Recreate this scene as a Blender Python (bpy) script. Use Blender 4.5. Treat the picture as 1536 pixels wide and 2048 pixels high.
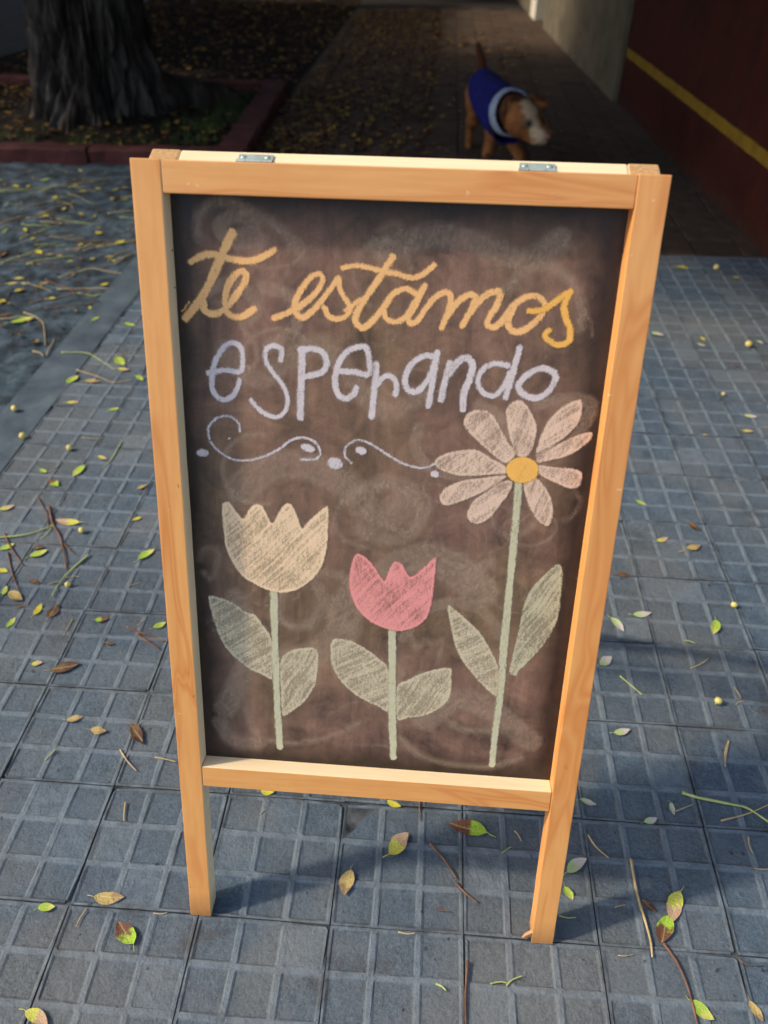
import bpy, bmesh, math, random
import numpy as np
from mathutils import Vector, Matrix, noise as mnoise

for _o in list(bpy.data.objects):
    bpy.data.objects.remove(_o)
scene = bpy.context.scene
COL = scene.collection
R = math.radians

# ------------------------------------------------------------------ camera
CAM = np.array([0.50406, -0.50463, 1.21467]); YAW, PITCH, ROLL, FPX = R(-3.5203), R(39.1686), R(0.74), 1550.376
def _axes():
    f = np.array([math.sin(YAW)*math.cos(PITCH), math.cos(YAW)*math.cos(PITCH), -math.sin(PITCH)])
    rt = np.array([math.cos(YAW), -math.sin(YAW), 0]); up = np.cross(rt, f)
    c, s = math.cos(ROLL), math.sin(ROLL)
    return c*rt+s*up, -s*rt+c*up, f
C_R, C_U, C_F = _axes()
cd = bpy.data.cameras.new('camera'); cam = bpy.data.objects.new('camera', cd); COL.objects.link(cam)
cam.matrix_world = Matrix(((C_R[0], C_U[0], -C_F[0], CAM[0]), (C_R[1], C_U[1], -C_F[1], CAM[1]), (C_R[2], C_U[2], -C_F[2], CAM[2]), (0, 0, 0, 1)))
cd.sensor_fit = 'VERTICAL'; cd.sensor_height = 24; cd.sensor_width = 18; cd.lens = FPX/2048*24
cd.clip_start = 0.02; cd.clip_end = 500
cd.dof.use_dof = True; cd.dof.focus_distance = 1.08; cd.dof.aperture_fstop = 2.6
scene.camera = cam

# ------------------------------------------------------------------ sky, sun, exposure
SUN_DIR = Vector((1.0, 0.10, -0.87)).normalized()
SUN_EL = math.asin(-SUN_DIR.z)
w = bpy.data.worlds.new('World'); scene.world = w; w.use_nodes = True
nt = w.node_tree; nt.nodes.clear()
sky = nt.nodes.new('ShaderNodeTexSky'); sky.sky_type = 'NISHITA'; sky.sun_disc = False
sky.sun_elevation = SUN_EL; sky.sun_rotation = R(270); sky.air_density = 1.0; sky.dust_density = 2.0; sky.ozone_density = 1.0
bg = nt.nodes.new('ShaderNodeBackground'); bg.inputs[1].default_value = 0.15
wo = nt.nodes.new('ShaderNodeOutputWorld')
nt.links.new(sky.outputs[0], bg.inputs[0]); nt.links.new(bg.outputs[0], wo.inputs[0])
sl = bpy.data.lights.new('sun', 'SUN'); sl.energy = 1.9; sl.angle = R(3.5); sl.color = (1.0, 0.90, 0.76)
so = bpy.data.objects.new('sun', sl); COL.objects.link(so); so.location = (-6, 0, 8)
so.rotation_euler = SUN_DIR.to_track_quat('-Z', 'Y').to_euler()
scene.view_settings.view_transform = 'Standard'; scene.view_settings.look = 'None'
scene.view_settings.gamma = 1; scene.view_settings.use_curve_mapping = False
scene.view_settings.exposure = 0.88

# ------------------------------------------------------------------ helpers
def lin(r, g, b):
    f = lambda c: (c/255/12.92 if c/255 <= 0.04045 else ((c/255+0.055)/1.055)**2.4)
    return (f(r), f(g), f(b), 1)

def ray(u, v):
    return C_F + (u-768)/FPX*C_R - (v-1024)/FPX*C_U
def ground(u, v, z=0.0):
    d = ray(u, v); t = (z-CAM[2])/d[2]; return Vector(CAM+t*d)

class NT:
    def __init__(s, name):
        s.m = bpy.data.materials.new(name); s.m.use_nodes = True; s.t = s.m.node_tree; s.t.nodes.clear()
        s.out = s.t.nodes.new('ShaderNodeOutputMaterial')
    def n(s, typ, **kw):
        nd = s.t.nodes.new('ShaderNode'+typ)
        for k, v in kw.items(): setattr(nd, k, v)
        return nd
    def l(s, a, b): s.t.links.new(a, b)
    def put(s, sock, v):
        if hasattr(v, 'links') or isinstance(v, bpy.types.NodeSocket): s.l(v, sock)
        else: sock.default_value = v
    def coord(s, kind='Object', scale=(1, 1, 1), loc=(0, 0, 0), src=None):
        if src is None: src = s.n('TexCoord').outputs[kind]
        m = s.n('Mapping'); s.l(src, m.inputs[0]); m.inputs[3].default_value = scale; s.put(m.inputs[1], loc)
        return m.outputs[0]
    def noise(s, vec, scale, detail=4, rough=0.55, dist=0.0, dim='3D'):
        t = s.n('TexNoise', noise_dimensions=dim)
        if vec is not None: s.l(vec, t.inputs['Vector'])
        t.inputs['Scale'].default_value = scale; t.inputs['Detail'].default_value = detail
        t.inputs['Roughness'].default_value = rough; t.inputs['Distortion'].default_value = dist
        return t.outputs[0]
    def ramp(s, fac, stops, interp='LINEAR'):
        r = s.n('ValToRGB'); cr = r.color_ramp; cr.interpolation = interp
        while len(cr.elements) > 1: cr.elements.remove(cr.elements[-1])
        cr.elements[0].position = stops[0][0]; cr.elements[0].color = stops[0][1]
        for p, c in stops[1:]:
            e = cr.elements.new(p); e.color = c
        s.put(r.inputs[0], fac); return r.outputs[0]
    def mix(s, fac, a, b, mode='MIX'):
        x = s.n('Mix', data_type='RGBA', blend_type=mode)
        s.put(x.inputs[0], fac); s.put(x.inputs[6], a); s.put(x.inputs[7], b); return x.outputs[2]
    def math(s, op, a, b=0.0, clamp=False):
        x = s.n('Math', operation=op, use_clamp=clamp); s.put(x.inputs[0], a); s.put(x.inputs[1], b); return x.outputs[0]
    def mr(s, v, a, b, c=0.0, d=1.0):
        x = s.n('MapRange'); s.put(x.inputs[0], v)
        for i, k in enumerate((a, b, c, d)): s.put(x.inputs[1+i], k)
        return x.outputs[0]
    def bump(s, h, strength=0.3, dist=0.002):
        b = s.n('Bump'); b.inputs['Strength'].default_value = strength; b.inputs['Distance'].default_value = dist
        s.l(h, b.inputs['Height']); return b.outputs[0]
    def bsdf(s, color, rough=0.7, normal=None, spec=0.4, metal=0.0, **kw):
        p = s.n('BsdfPrincipled'); s.put(p.inputs['Base Color'], color); s.put(p.inputs['Roughness'], rough)
        p.inputs['Specular IOR Level'].default_value = spec; p.inputs['Metallic'].default_value = metal
        if normal is not None: s.l(normal, p.inputs['Normal'])
        for k, v in kw.items(): s.put(p.inputs[k], v)
        s.l(p.outputs[0], s.out.inputs[0]); return p
    def rnd(s): return s.n('ObjectInfo').outputs['Random']
BW = lambda v: (v, v, v, 1)

def tag(o, label=None, cat=None, group=None, kind=None):
    if label: o['label'] = label
    if cat: o['category'] = cat
    if group: o['group'] = group
    if kind: o['kind'] = kind
    return o
def link(name, me, mat=None, parent=None, world=None):
    o = bpy.data.objects.new(name, me); COL.objects.link(o)
    if mat is not None and me is not None and len(me.materials) == 0:
        for m in (mat if isinstance(mat, (list, tuple)) else [mat]): me.materials.append(m)
    Mw = world if world is not None else Matrix.Identity(4)
    if parent is not None:
        o.parent = parent; o.matrix_parent_inverse = WM[parent.name].inverted()
    o.matrix_basis = Mw; WM[o.name] = Mw.copy()
    return o
WM = {}
def empty(name, loc=(0, 0, 0)):
    return link(name, None, world=Matrix.Translation(loc))
def bm2me(bm, name, smooth=False):
    me = bpy.data.meshes.new(name); bm.normal_update(); bm.to_mesh(me); bm.free()
    if smooth: me.polygons.foreach_set('use_smooth', [True]*len(me.polygons))
    return me
def pyme(name, v, f, smooth=False):
    me = bpy.data.meshes.new(name); me.from_pydata([tuple(x) for x in v], [], f); me.update()
    if smooth: me.polygons.foreach_set('use_smooth', [True]*len(me.polygons))
    return me
def box(bm, x0, x1, y0, y1, z0, z1, bev=0.0):
    r = bmesh.ops.create_cube(bm, size=1)
    for v in r['verts']:
        v.co = Vector((x0 if v.co.x < 0 else x1, y0 if v.co.y < 0 else y1, z0 if v.co.z < 0 else z1))
    if bev > 0:
        es = {e for v in r['verts'] for e in v.link_edges}
        bmesh.ops.bevel(bm, geom=list(es), offset=bev, segments=2, profile=0.6, affect='EDGES')
def boxme(name, *a, bev=0.0):
    bm = bmesh.new(); box(bm, *a, bev=bev); return bm2me(bm, name)
def tube(pts, rad, seg=6, cap=True):
    """verts, faces of a tapered tube along pts; rad list or number"""
    pts = [Vector(p) for p in pts]; n = len(pts)
    if not isinstance(rad, (list, tuple)): rad = [rad]*n
    V, F = [], []
    ref = Vector((0, 0, 1))
    for i, p in enumerate(pts):
        t = (pts[min(i+1, n-1)]-pts[max(i-1, 0)]).normalized()
        a = t.cross(ref if abs(t.dot(ref)) < 0.95 else Vector((1, 0, 0))).normalized(); b = t.cross(a)
        for k in range(seg):
            an = 2*math.pi*k/seg; V.append(p+(a*math.cos(an)+b*math.sin(an))*rad[i])
    for i in range(n-1):
        for k in range(seg):
            F.append((i*seg+k, i*seg+(k+1) % seg, (i+1)*seg+(k+1) % seg, (i+1)*seg+k))
    if cap:
        F.append(tuple(range(seg))[::-1]); F.append(tuple((n-1)*seg+k for k in range(seg)))
    return V, F
def catmull(P, sub=8, closed=False):
    P = [np.array(p, float) for p in P]; n = len(P); out = []
    rng = range(n if closed else n-1)
    for i in rng:
        if closed: a, b, c, d = P[i-1], P[i], P[(i+1) % n], P[(i+2) % n]
        else: a, b, c, d = P[max(i-1, 0)], P[i], P[i+1], P[min(i+2, n-1)]
        for k in range(sub):
            t = k/sub
            out.append(0.5*((2*b)+(-a+c)*t+(2*a-5*b+4*c-d)*t*t+(-a+3*b-3*c+d)*t**3))
    if not closed: out.append(P[-1])
    return out
def heightfield(name, x0, x1, y0, y1, nx, ny, fn, skirt=None):
    V = []; F = []
    for j in range(ny+1):
        for i in range(nx+1):
            x = x0+(x1-x0)*i/nx; y = y0+(y1-y0)*j/ny; V.append((x, y, fn(x, y)))
    for j in range(ny):
        for i in range(nx):
            a = j*(nx+1)+i; F.append((a, a+1, a+nx+2, a+nx+1))
    return pyme(name, V, F, True)

# ------------------------------------------------------------------ materials
def mat_tile():
    m = NT('grey_cement_tile'); rnd = m.rnd()
    off = m.n('CombineXYZ'); m.put(off.inputs[0], m.math('MULTIPLY', rnd, 37.0)); m.put(off.inputs[1], m.math('MULTIPLY', rnd, 91.0))
    src = m.n('TexCoord').outputs['Object']
    co = m.coord(src=src, loc=off.outputs[0])
    geo = m.n('NewGeometry').outputs['Position']
    big = m.noise(geo, 2.2, 3)
    big2 = m.noise(geo, 7.0, 5, 0.65)
    fine = m.noise(co, 230, 6, 0.75); mid = m.noise(co, 24, 5, 0.6, 0.4)
    base = m.ramp(mid, [(0.30, lin(66, 80, 91)), (0.5, lin(84, 101, 113)), (0.72, lin(102, 118, 129))])
    base = m.mix(m.ramp(big, [(0.38, BW(0)), (0.62, BW(0.85))]), base, lin(104, 105, 101))
    base = m.mix(m.ramp(fine, [(0.40, BW(0.6)), (0.58, BW(0))]), base, lin(50, 57, 62))
    base = m.mix(m.ramp(m.noise(co, 330, 3, .6), [(0.60, BW(0)), (0.70, BW(.45))]), base, lin(140, 150, 156))
    base = m.mix(m.math('MULTIPLY', rnd, 0.35), base, lin(66, 80, 92))
    z = m.n('SeparateXYZ'); m.l(src, z.inputs[0])
    rib = m.mr(z.outputs[2], -0.0022, -0.0004)
    wear = m.math('MULTIPLY', rib, m.ramp(m.noise(co, 40, 4), [(0.30, BW(0.15)), (0.60, BW(1))]))
    base = m.mix(m.math('MULTIPLY', wear, 0.58), base, lin(124, 134, 139))
    ab = m.n('VectorMath', operation='ABSOLUTE'); m.l(src, ab.inputs[0]); sp = m.n('SeparateXYZ'); m.l(ab.outputs[0], sp.inputs[0])
    rimd = m.mr(m.math('MAXIMUM', sp.outputs[0], sp.outputs[1]), .088, .0995)
    jd = m.ramp(m.noise(geo, 16, 5, .65), [(0.42, BW(0)), (0.60, BW(1))])
    base = m.mix(m.math('MULTIPLY', m.math('MULTIPLY', rimd, jd), .65), base, lin(38, 36, 34))
    dust = m.ramp(m.noise(geo, 4.5, 6, .7, .5), [(0.46, BW(0)), (0.72, BW(.5))])
    base = m.mix(dust, base, lin(112, 114, 112))
    dirt = m.ramp(big2, [(0.60, BW(0)), (0.75, BW(0.75))])
    base = m.mix(dirt, base, lin(64, 58, 52))
    spot = m.ramp(m.noise(co, 60, 2), [(0.70, BW(0)), (0.76, BW(0.8))])
    base = m.mix(spot, base, lin(40, 42, 44))
    h = m.math('ADD', m.math('MULTIPLY', fine, 0.5), m.noise(co, 60, 5, 0.65))
    m.bsdf(base, m.mr(mid, 0.3, 0.7, 0.6, 0.85), m.bump(h, 1.0, 0.0034), 0.35)
    return m.m
def mat_simple(name, stops, scale=20, rough=0.8, bump=0.4, bscale=60, spec=0.3, bdist=0.002, kind='Object', stretch=(1, 1, 1), rndshift=False):
    m = NT(name); co = m.coord(kind, stretch)
    c = m.ramp(m.noise(co, scale, 5, 0.6, 0.3), stops)
    if rndshift:
        c = m.mix(m.math('MULTIPLY', m.rnd(), 0.6), c, stops[0][1])
    m.bsdf(c, rough, m.bump(m.noise(co, bscale, 6, 0.65), bump, bdist), spec)
    return m.m
def mat_wood(name, axis, tone, rough=0.42, spec=0.45, figure=1.0):
    """pine: streaks and arched figure along the given axis, every board its own offset"""
    m = NT(name); rnd = m.rnd(); src = m.n('TexCoord').outputs['Object']
    off = m.n('CombineXYZ')
    for i, k in enumerate((13.0, 29.0, 47.0)): m.put(off.inputs[i], m.math('MULTIPLY', rnd, k))
    sc = {'x': (0.07, 1, 1), 'z': (1, 1, 0.07)}[axis]
    co = m.coord(src=src, scale=sc, loc=off.outputs[0])
    lo = m.coord(src=src, scale={'x': (0.16, 1, 1), 'z': (1, 1, 0.16)}[axis], loc=off.outputs[0])
    field = m.noise(lo, 17, 2, 0.45, 0.6)
    rings = m.math('PINGPONG', m.math('MULTIPLY', field, 7.0), 1.0)
    fig = m.ramp(rings, [(0.0, BW(0)), (0.62, BW(0.12)), (0.86, BW(1.0)), (1.0, BW(0.35))])
    streak = m.noise(co, 150, 4, 0.6)
    blot = m.noise(m.coord(src=src, loc=off.outputs[0]), 9, 4, 0.6)
    a, b, c = tone
    col = m.mix(m.math('MULTIPLY', fig, 0.7*figure), a, b)
    col = m.mix(m.ramp(streak, [(0.35, BW(0.5)), (0.6, BW(0))]), col, m.mix(0.5, a, b))
    col = m.mix(m.ramp(blot, [(0.45, BW(0)), (0.75, BW(0.5))]), col, c)
    ding = m.noise(m.coord(src=src, scale={'x': (0.5, 1, 1), 'z': (1, 1, 0.5)}[axis], loc=off.outputs[0]), 60, 3, 0.7)
    col = m.mix(m.ramp(ding, [(0.71, BW(0)), (0.76, BW(0.75))]), col, lin(96, 56, 28))
    nick = m.noise(m.coord(src=src, loc=off.outputs[0]), 95, 2, 0.6)
    col = m.mix(m.ramp(nick, [(0.735, BW(0)), (0.76, BW(0.7))]), col, lin(236, 206, 166))
    if axis == 'z':
        zs = m.n('SeparateXYZ'); m.l(src, zs.inputs[0])
        foot = m.math('MULTIPLY', m.mr(zs.outputs[2], .05, .0), m.ramp(blot, [(0.3, BW(.3)), (0.6, BW(1))]))
        col = m.mix(m.math('MULTIPLY', foot, .6), col, lin(84, 62, 42))
    h = m.math('ADD', m.math('MULTIPLY', streak, 0.6), m.math('MULTIPLY', ding, 0.5))
    m.bsdf(col, m.mr(blot, 0.3, 0.7, rough-0.06, rough+0.12), m.bump(h, 0.14, 0.0012), spec)
    return m.m
VARN = (lin(235, 167, 95), lin(205, 116, 50), lin(222, 146, 76))
RAW = (lin(240, 216, 172), lin(224, 186, 134), lin(232, 202, 158))
M = {}
M['tile'] = mat_tile()
M['mortar'] = mat_simple('joint_mortar', [(0.32, lin(20, 20, 19)), (0.48, lin(62, 66, 68)), (0.66, lin(96, 100, 101))], 26, 0.95, 0.6, 120)
M['joint'] = mat_simple('joint_soil', [(0.3, lin(24, 21, 18)), (0.7, lin(56, 48, 40))], 30, 0.95, 0.6, 120)
M['wood_z'] = mat_wood('varnished_pine_upright', 'z', VARN)
M['wood_x'] = mat_wood('varnished_pine_rail', 'x', VARN)
M['raw_z'] = mat_wood('raw_pine_upright', 'z', RAW, 0.65, 0.25, 0.5)
M['raw_x'] = mat_wood('raw_pine_rail', 'x', RAW, 0.65, 0.25, 0.5)
M['endgrain'] = mat_simple('pine_end_grain', [(0.3, lin(168, 126, 80)), (0.7, lin(204, 164, 112))], 260, 0.8, 0.5, 500, 0.2, 0.001)
M['steel'] = mat_simple('zinc_plate', [(0.3, lin(150, 164, 152)), (0.7, lin(190, 202, 190))], 60, 0.45, 0.1, 200)
for nd in M['steel'].node_tree.nodes:
    if nd.type == 'BSDF_PRINCIPLED': nd.inputs['Metallic'].default_value = 0.35
M['concrete'] = mat_simple('worn_cement_border', [(0.3, lin(56, 66, 72)), (0.55, lin(76, 88, 94)), (0.75, lin(92, 104, 108))], 9, 0.85, 0.5, 70)
M['rough'] = mat_simple('rough_dirty_cement', [(0.28, lin(26, 30, 32)), (0.45, lin(50, 60, 66)), (0.6, lin(74, 88, 96)), (0.75, lin(92, 106, 114))], 13, 0.92, 0.9, 70, 0.2, 0.006)
M['paver'] = mat_simple('brown_paver_and_shade', [(0.3, lin(56, 43, 33)), (0.7, lin(96, 76, 57))], 14, 0.85, 0.5, 60, 0.3, 0.003, rndshift=True)
M['kerb'] = mat_simple('red_painted_kerb', [(0.3, lin(56, 26, 23)), (0.65, lin(84, 40, 36)), (0.8, lin(78, 54, 48))], 8, 0.85, 0.5, 60)
M['soil'] = mat_simple('bed_soil', [(0.3, lin(20, 16, 13)), (0.7, lin(44, 36, 28))], 14, 0.98, 1.0, 40, 0.1, 0.01)
M['bark'] = mat_simple('tree_bark', [(0.32, lin(24, 20, 17)), (0.5, lin(54, 47, 41)), (0.74, lin(100, 92, 84))], 10, 0.95, 1.0, 34, 0.15, 0.012, stretch=(1, 1, 0.22))
M['asphalt'] = mat_simple('asphalt', [(0.3, lin(44, 44, 45)), (0.7, lin(66, 66, 66))], 6, 0.95, 0.6, 200)
M['added_rope'] = mat_simple('added_white_rope', [(0.3, lin(150, 145, 135)), (0.7, lin(180, 176, 166))], 90, 0.9)
M['sail'] = mat_simple('added_charcoal_cloth', [(0.3, lin(46, 46, 50)), (0.7, lin(58, 58, 62))], 80, 0.9, 0.2, 300)
M['post'] = mat_simple('added_galvanised_post', [(0.3, lin(110, 112, 114)), (0.7, lin(140, 142, 144))], 8, 0.5)

# ------------------------------------------------------------------ ground and paving
tag(link('ground', heightfield('ground', -90, 90, -60, 120, 24, 24, lambda x, y: -0.11), M['asphalt']), kind='structure')
X_EDGE = -0.60
pav = tag(link('pavement', boxme('pavement', X_EDGE, 2.05, -1.4, 2.8, -0.10, -0.0042), M['mortar']), kind='structure')
def tile_mesh(seed):
    rs = random.Random(seed); p = 0.2/3; g = 0.001
    b = [g, .0042, .0076, p-.0070, p-.0034, p+.0034, p+.0070, 2*p-.0070, 2*p-.0034, 2*p+.0034, 2*p+.0070, .2-.0076, .2-.0042, .2-g]
    lev = [0, 0, -1, -1, 0, 0, -1, -1, 0, 0, -1, -1, 0, 0]; n = len(b); dep = .0027
    V = []; F = []
    chip = rs.choice([None, None, (0, 0), (n-1, n-1), (n-1, 0)])
    weak = {k: rs.uniform(0.3, 0.9) if rs.random() < 0.22 else rs.uniform(0.85, 1.0) for k in range(9)}
    for j in range(n):
        for i in range(n):
            z = 0.0
            if lev[i] < 0 and lev[j] < 0:
                z = -dep*weak[(1 if i > 5 else 0)+(1 if i > 8 else 0)+3*((1 if j > 5 else 0)+(1 if j > 8 else 0))]
            else: z = -rs.uniform(0, .0007)
            if chip and abs(i-chip[0])+abs(j-chip[1]) <= 2: z = -0.011+0.003*(abs(i-chip[0])+abs(j-chip[1]))
            e = .0011
            V.append((b[i]-.1+rs.uniform(-e, e)*(0 < i < n-1), b[j]-.1+rs.uniform(-e, e)*(0 < j < n-1), z))
    for j in range(n-1):
        for i in range(n-1):
            a = j*n+i; F.append((a, a+1, a+n+1, a+n))
    base = len(V); rim = [i for i in range(n)]+[j*n+n-1 for j in range(1, n)]+[(n-1)*n+i for i in range(n-2, -1, -1)]+[j*n for j in range(n-2, 0, -1)]
    for r_ in rim: V.append((V[r_][0], V[r_][1], -.016))
    L = len(rim)
    for k in range(L): F.append((rim[k], base+k, base+(k+1) % L, rim[(k+1) % L]))
    me = pyme('paving_tile', V, F); me.materials.append(M['tile']); return me
TM = [tile_mesh(k) for k in range(10)]
rs = random.Random(5)
for i in range(-3, 10):
    for j in range(-3, 14):
        if i == 9 and j < 7: continue
        x = (i+.5)*.2; y = (j+.5)*.2
        Mw = Matrix.Translation((x+rs.uniform(-.0008, .0008), y+rs.uniform(-.0008, .0008), rs.uniform(-.0012, .0004))) @ Matrix.Rotation(rs.choice([0, 1, 2, 3])*math.pi/2+rs.uniform(-.006, .006), 4, 'Z') @ Matrix.Rotation(rs.uniform(-.006, .006), 4, 'X') @ Matrix.Rotation(rs.uniform(-.006, .006), 4, 'Y')
        link('paving_tile', rs.choice(TM), parent=pav, world=Mw)
# far footpath: long brown pavers in running bond; nearest rows' brown stands in for shade
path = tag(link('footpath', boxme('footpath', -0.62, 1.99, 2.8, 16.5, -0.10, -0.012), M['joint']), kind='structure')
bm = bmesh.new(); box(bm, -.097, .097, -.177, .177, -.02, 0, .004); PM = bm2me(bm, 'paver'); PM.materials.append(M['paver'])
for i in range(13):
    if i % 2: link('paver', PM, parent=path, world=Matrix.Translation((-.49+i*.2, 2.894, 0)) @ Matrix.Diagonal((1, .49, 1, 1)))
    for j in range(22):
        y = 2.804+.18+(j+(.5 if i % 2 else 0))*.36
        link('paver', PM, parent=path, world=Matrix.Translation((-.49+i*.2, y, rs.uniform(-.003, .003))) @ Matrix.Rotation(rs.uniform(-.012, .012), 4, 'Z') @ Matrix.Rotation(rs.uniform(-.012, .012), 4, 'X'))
# cement edging and the rough strip beside the tiles
def edge_h(x, y): return -.004+.004*mnoise.noise((x*9, y*5, 0))+.002*mnoise.noise((x*40, y*30, 3))
tag(link('pavement_edging', heightfield('pavement_edging', -0.735, -0.606, -1.4, 3.86, 8, 120, edge_h), M['concrete']), kind='structure')
def rough_h(x, y): return -.012+.012*mnoise.noise((x*4, y*4, 1.7))+.009*mnoise.noise((x*13, y*13, 5))+.005*mnoise.noise((x*37, y*37, 9))
tag(link('rough_verge', heightfield('rough_verge', -3.4, -0.728, -1.4, 3.9, 130, 200, rough_h), M['rough']), kind='structure')
def rough2_h(x, y): return -.03+.02*mnoise.noise((x*3, y*3, 1.7))+.01*mnoise.noise((x*11, y*11, 5))
tag(link('far_verge', heightfield('far_verge', -3.4, -0.6, 5.9, 16.5, 60, 160, rough2_h), M['soil']), kind='structure')

# ------------------------------------------------------------------ tree bed with red kerb
bed = tag(link('bed_soil', heightfield('bed_soil', -3.0, -0.70, 3.93, 5.85, 60, 50, lambda x, y: .015+.02*mnoise.noise((x*3, y*3, 0))+.012*mnoise.noise((x*12, y*12, 4))+.10*math.exp(-((x+1.68)**2+(y-4.8)**2)/.28)), M['soil']), kind='structure')
kerb = empty('tree_bed_kerb', (-1.2, 3.9, 0)); tag(kerb, 'red painted kerb of cracked cement blocks around the tree bed', 'kerb')
def kerb_block(p, q, wdt, h, seed):
    r_ = random.Random(seed); p = Vector(p); q = Vector(q); d = (q-p); L = d.length; n = 8; V = []; F = []
    ang = math.atan2(d.y, d.x)
    prof = [(0, -.1), (0, h*.82), (.012, h), (wdt-.012, h), (wdt, h*.82), (wdt, -.1)]
    for i in range(n+1):
        for (a, z) in prof: V.append((L*i/n, a+r_.uniform(-.005, .005), z+r_.uniform(-.006, .004)*(z > 0)))
    m = len(prof)
    for i in range(n):
        for k in range(m-1): F.append((i*m+k, (i+1)*m+k, (i+1)*m+k+1, i*m+k+1))
    F.append(tuple(range(m))); F.append(tuple(n*m+k for k in range(m))[::-1])
    link('kerb_block', pyme('kerb_block', V, F), M['kerb'], kerb, Matrix.Translation(p) @ Matrix.Rotation(ang, 4, 'Z'))
for k, (p, q) in enumerate([((-3.0, 3.88), (-2.25, 3.87)), ((-2.24, 3.87), (-1.42, 3.88)), ((-1.405, 3.885), (-.56, 3.9)), ((-3.0, 5.72), (-1.9, 5.73)), ((-1.89, 5.73), (-1.2, 5.74)), ((-1.19, 5.74), (-.64, 5.75))]):
    kerb_block((*p, 0), (*q, 0), .11, .07, k)
for k, (p, q) in enumerate([((-.55, 4.02), (-.585, 4.85)), ((-.586, 4.86), (-.625, 5.74))]):
    kerb_block((*p, 0), (*q, 0), .17, .075, 20+k)

# ------------------------------------------------------------------ the street tree
tree = empty('street_tree', (-1.68, 4.8, 0)); tag(tree, 'thick old street tree with furrowed grey bark in the kerbed bed', 'tree')
def trunk_mesh():
    V = []; F = []; na = 420; nz = 150
    def cen(z): return Vector((-1.68+.07*z-.02*z*z, 4.82+.05*z, z))
    for j in range(nz+1):
        z = -.05+2.65*(j/nz)**1.25
        for i in range(na):
            a = 2*math.pi*i/na; ca, sa = math.cos(a), math.sin(a)
            r = .315+.15*math.exp(-max(z, 0)/.22)*(1+.45*math.sin(3*a+.7)+.25*math.sin(5*a+2.1))-.015*z
            r += .028*mnoise.noise((ca*1.6, sa*1.6, z*.7))
            tw = a+.10*mnoise.noise((ca*2, sa*2, z*1.1))+.05*z
            rid = abs(mnoise.noise((math.cos(tw)*7.5, math.sin(tw)*7.5, z*2.3)))
            r2 = abs(mnoise.noise((math.cos(tw)*17, math.sin(tw)*15, z*7.0+5)))
            r3_ = abs(mnoise.noise((math.cos(tw)*34, math.sin(tw)*30, z*20.0+2)))
            r += .075*(min(rid*2.2, 1)**.7-.6)+.028*(min(r2*2.2, 1)**.7-.6)+.016*r3_
            c = cen(z); V.append((c.x+r*ca, c.y+r*sa, z))
    for j in range(nz):
        for i in range(na):
            F.append((j*na+i, j*na+(i+1) % na, (j+1)*na+(i+1) % na, (j+1)*na+i))
    return pyme('trunk', V, F, True)
link('trunk', trunk_mesh(), M['bark'], tree)
V, F = tube(catmull([(-1.45, 4.85, .16), (-1.2, 5.05, .10), (-.98, 5.3, .045), (-.86, 5.5, -.03)], 6), [.16-.006*k for k in range(19)], 12)
link('root', pyme('root', V, F, True), M['bark'], tree)
def limb(pts, r0, r1):
    c = catmull(pts, 6); n = len(c)
    V, F = tube(c, [r0+(r1-r0)*k/(n-1) for k in range(n)], 12)
    link('limb', pyme('limb', V, F, True), M['bark'], tree)
for pts in ([(-1.6, 4.9, 2.3), (-2.3, 4.5, 3.2), (-3.6, 4.1, 4.2), (-5.0, 3.8, 5.0)], [(-1.6, 4.9, 2.3), (-1.3, 5.4, 3.3), (-.6, 6.2, 4.6), (0, 6.4, 5.6)],
            [(-1.6, 4.9, 2.3), (-1.9, 5.6, 3.4), (-2.6, 6.9, 4.6), (-3.0, 7.2, 5.4)], [(-1.6, 4.9, 2.3), (-1.2, 4.5, 3.4), (-.4, 4.0, 4.6), (.3, 3.7, 5.6)],
            [(-1.6, 4.9, 2.3), (-1.7, 4.9, 3.8), (-1.9, 4.8, 5.4), (-2.0, 4.8, 6.6)]):
    limb(pts, .17, .04)
def crown_mesh(name, cx, cy, cz, rx, ry, rz, clumps, per, seed, size=.15):
    g = np.random.default_rng(seed); N = clumps*per
    d = g.normal(size=(clumps, 3)); d /= np.linalg.norm(d, axis=1)[:, None]
    cc = d*(g.uniform(.25, 1, clumps)**.45)[:, None]*[rx, ry, rz]+[cx, cy, cz]
    P = np.repeat(cc, per, 0)+g.normal(size=(N, 3))*[.42, .42, .30]
    a = g.normal(size=(N, 3)); a /= np.linalg.norm(a, axis=1)[:, None]
    b = np.cross(a, g.normal(size=(N, 3))); b /= np.linalg.norm(b, axis=1)[:, None]
    s = g.uniform(.7, 1.3, N)[:, None]*size
    q = np.stack([P-a*s, P+b*s*.42, P+a*s, P-b*s*.42], 1).reshape(-1, 3)
    me = bpy.data.meshes.new(name); me.vertices.add(4*N); me.vertices.foreach_set('co', q.ravel())
    me.loops.add(4*N); me.loops.foreach_set('vertex_index', np.arange(4*N)); me.polygons.add(N)
    me.polygons.foreach_set('loop_start', np.arange(N)*4); me.update(calc_edges=True); return me
m = NT('street_tree_foliage'); c = m.ramp(m.noise(m.coord('Object'), 1.6, 4), [(0.3, lin(42, 58, 22)), (0.7, lin(92, 104, 34))])
m.bsdf(c, .6, None, .3); M['foliage'] = m.m
far = empty('added_far_tree', (-2.2, 14.2, 0)); tag(far, 'leafy street tree added out of view to shade the far footpath', 'tree')  # unseen tree, added to keep the far end of the footpath dark
V, F = tube(catmull([(-2.2, 14.2, -.1), (-2.18, 14.2, 1.0), (-2.1, 14.1, 2.4), (-2.1, 14.0, 4.5)], 6), [.42-.016*k for k in range(19)], 20); link('trunk', pyme('trunk', V, F, True), M['bark'], far)
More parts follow.
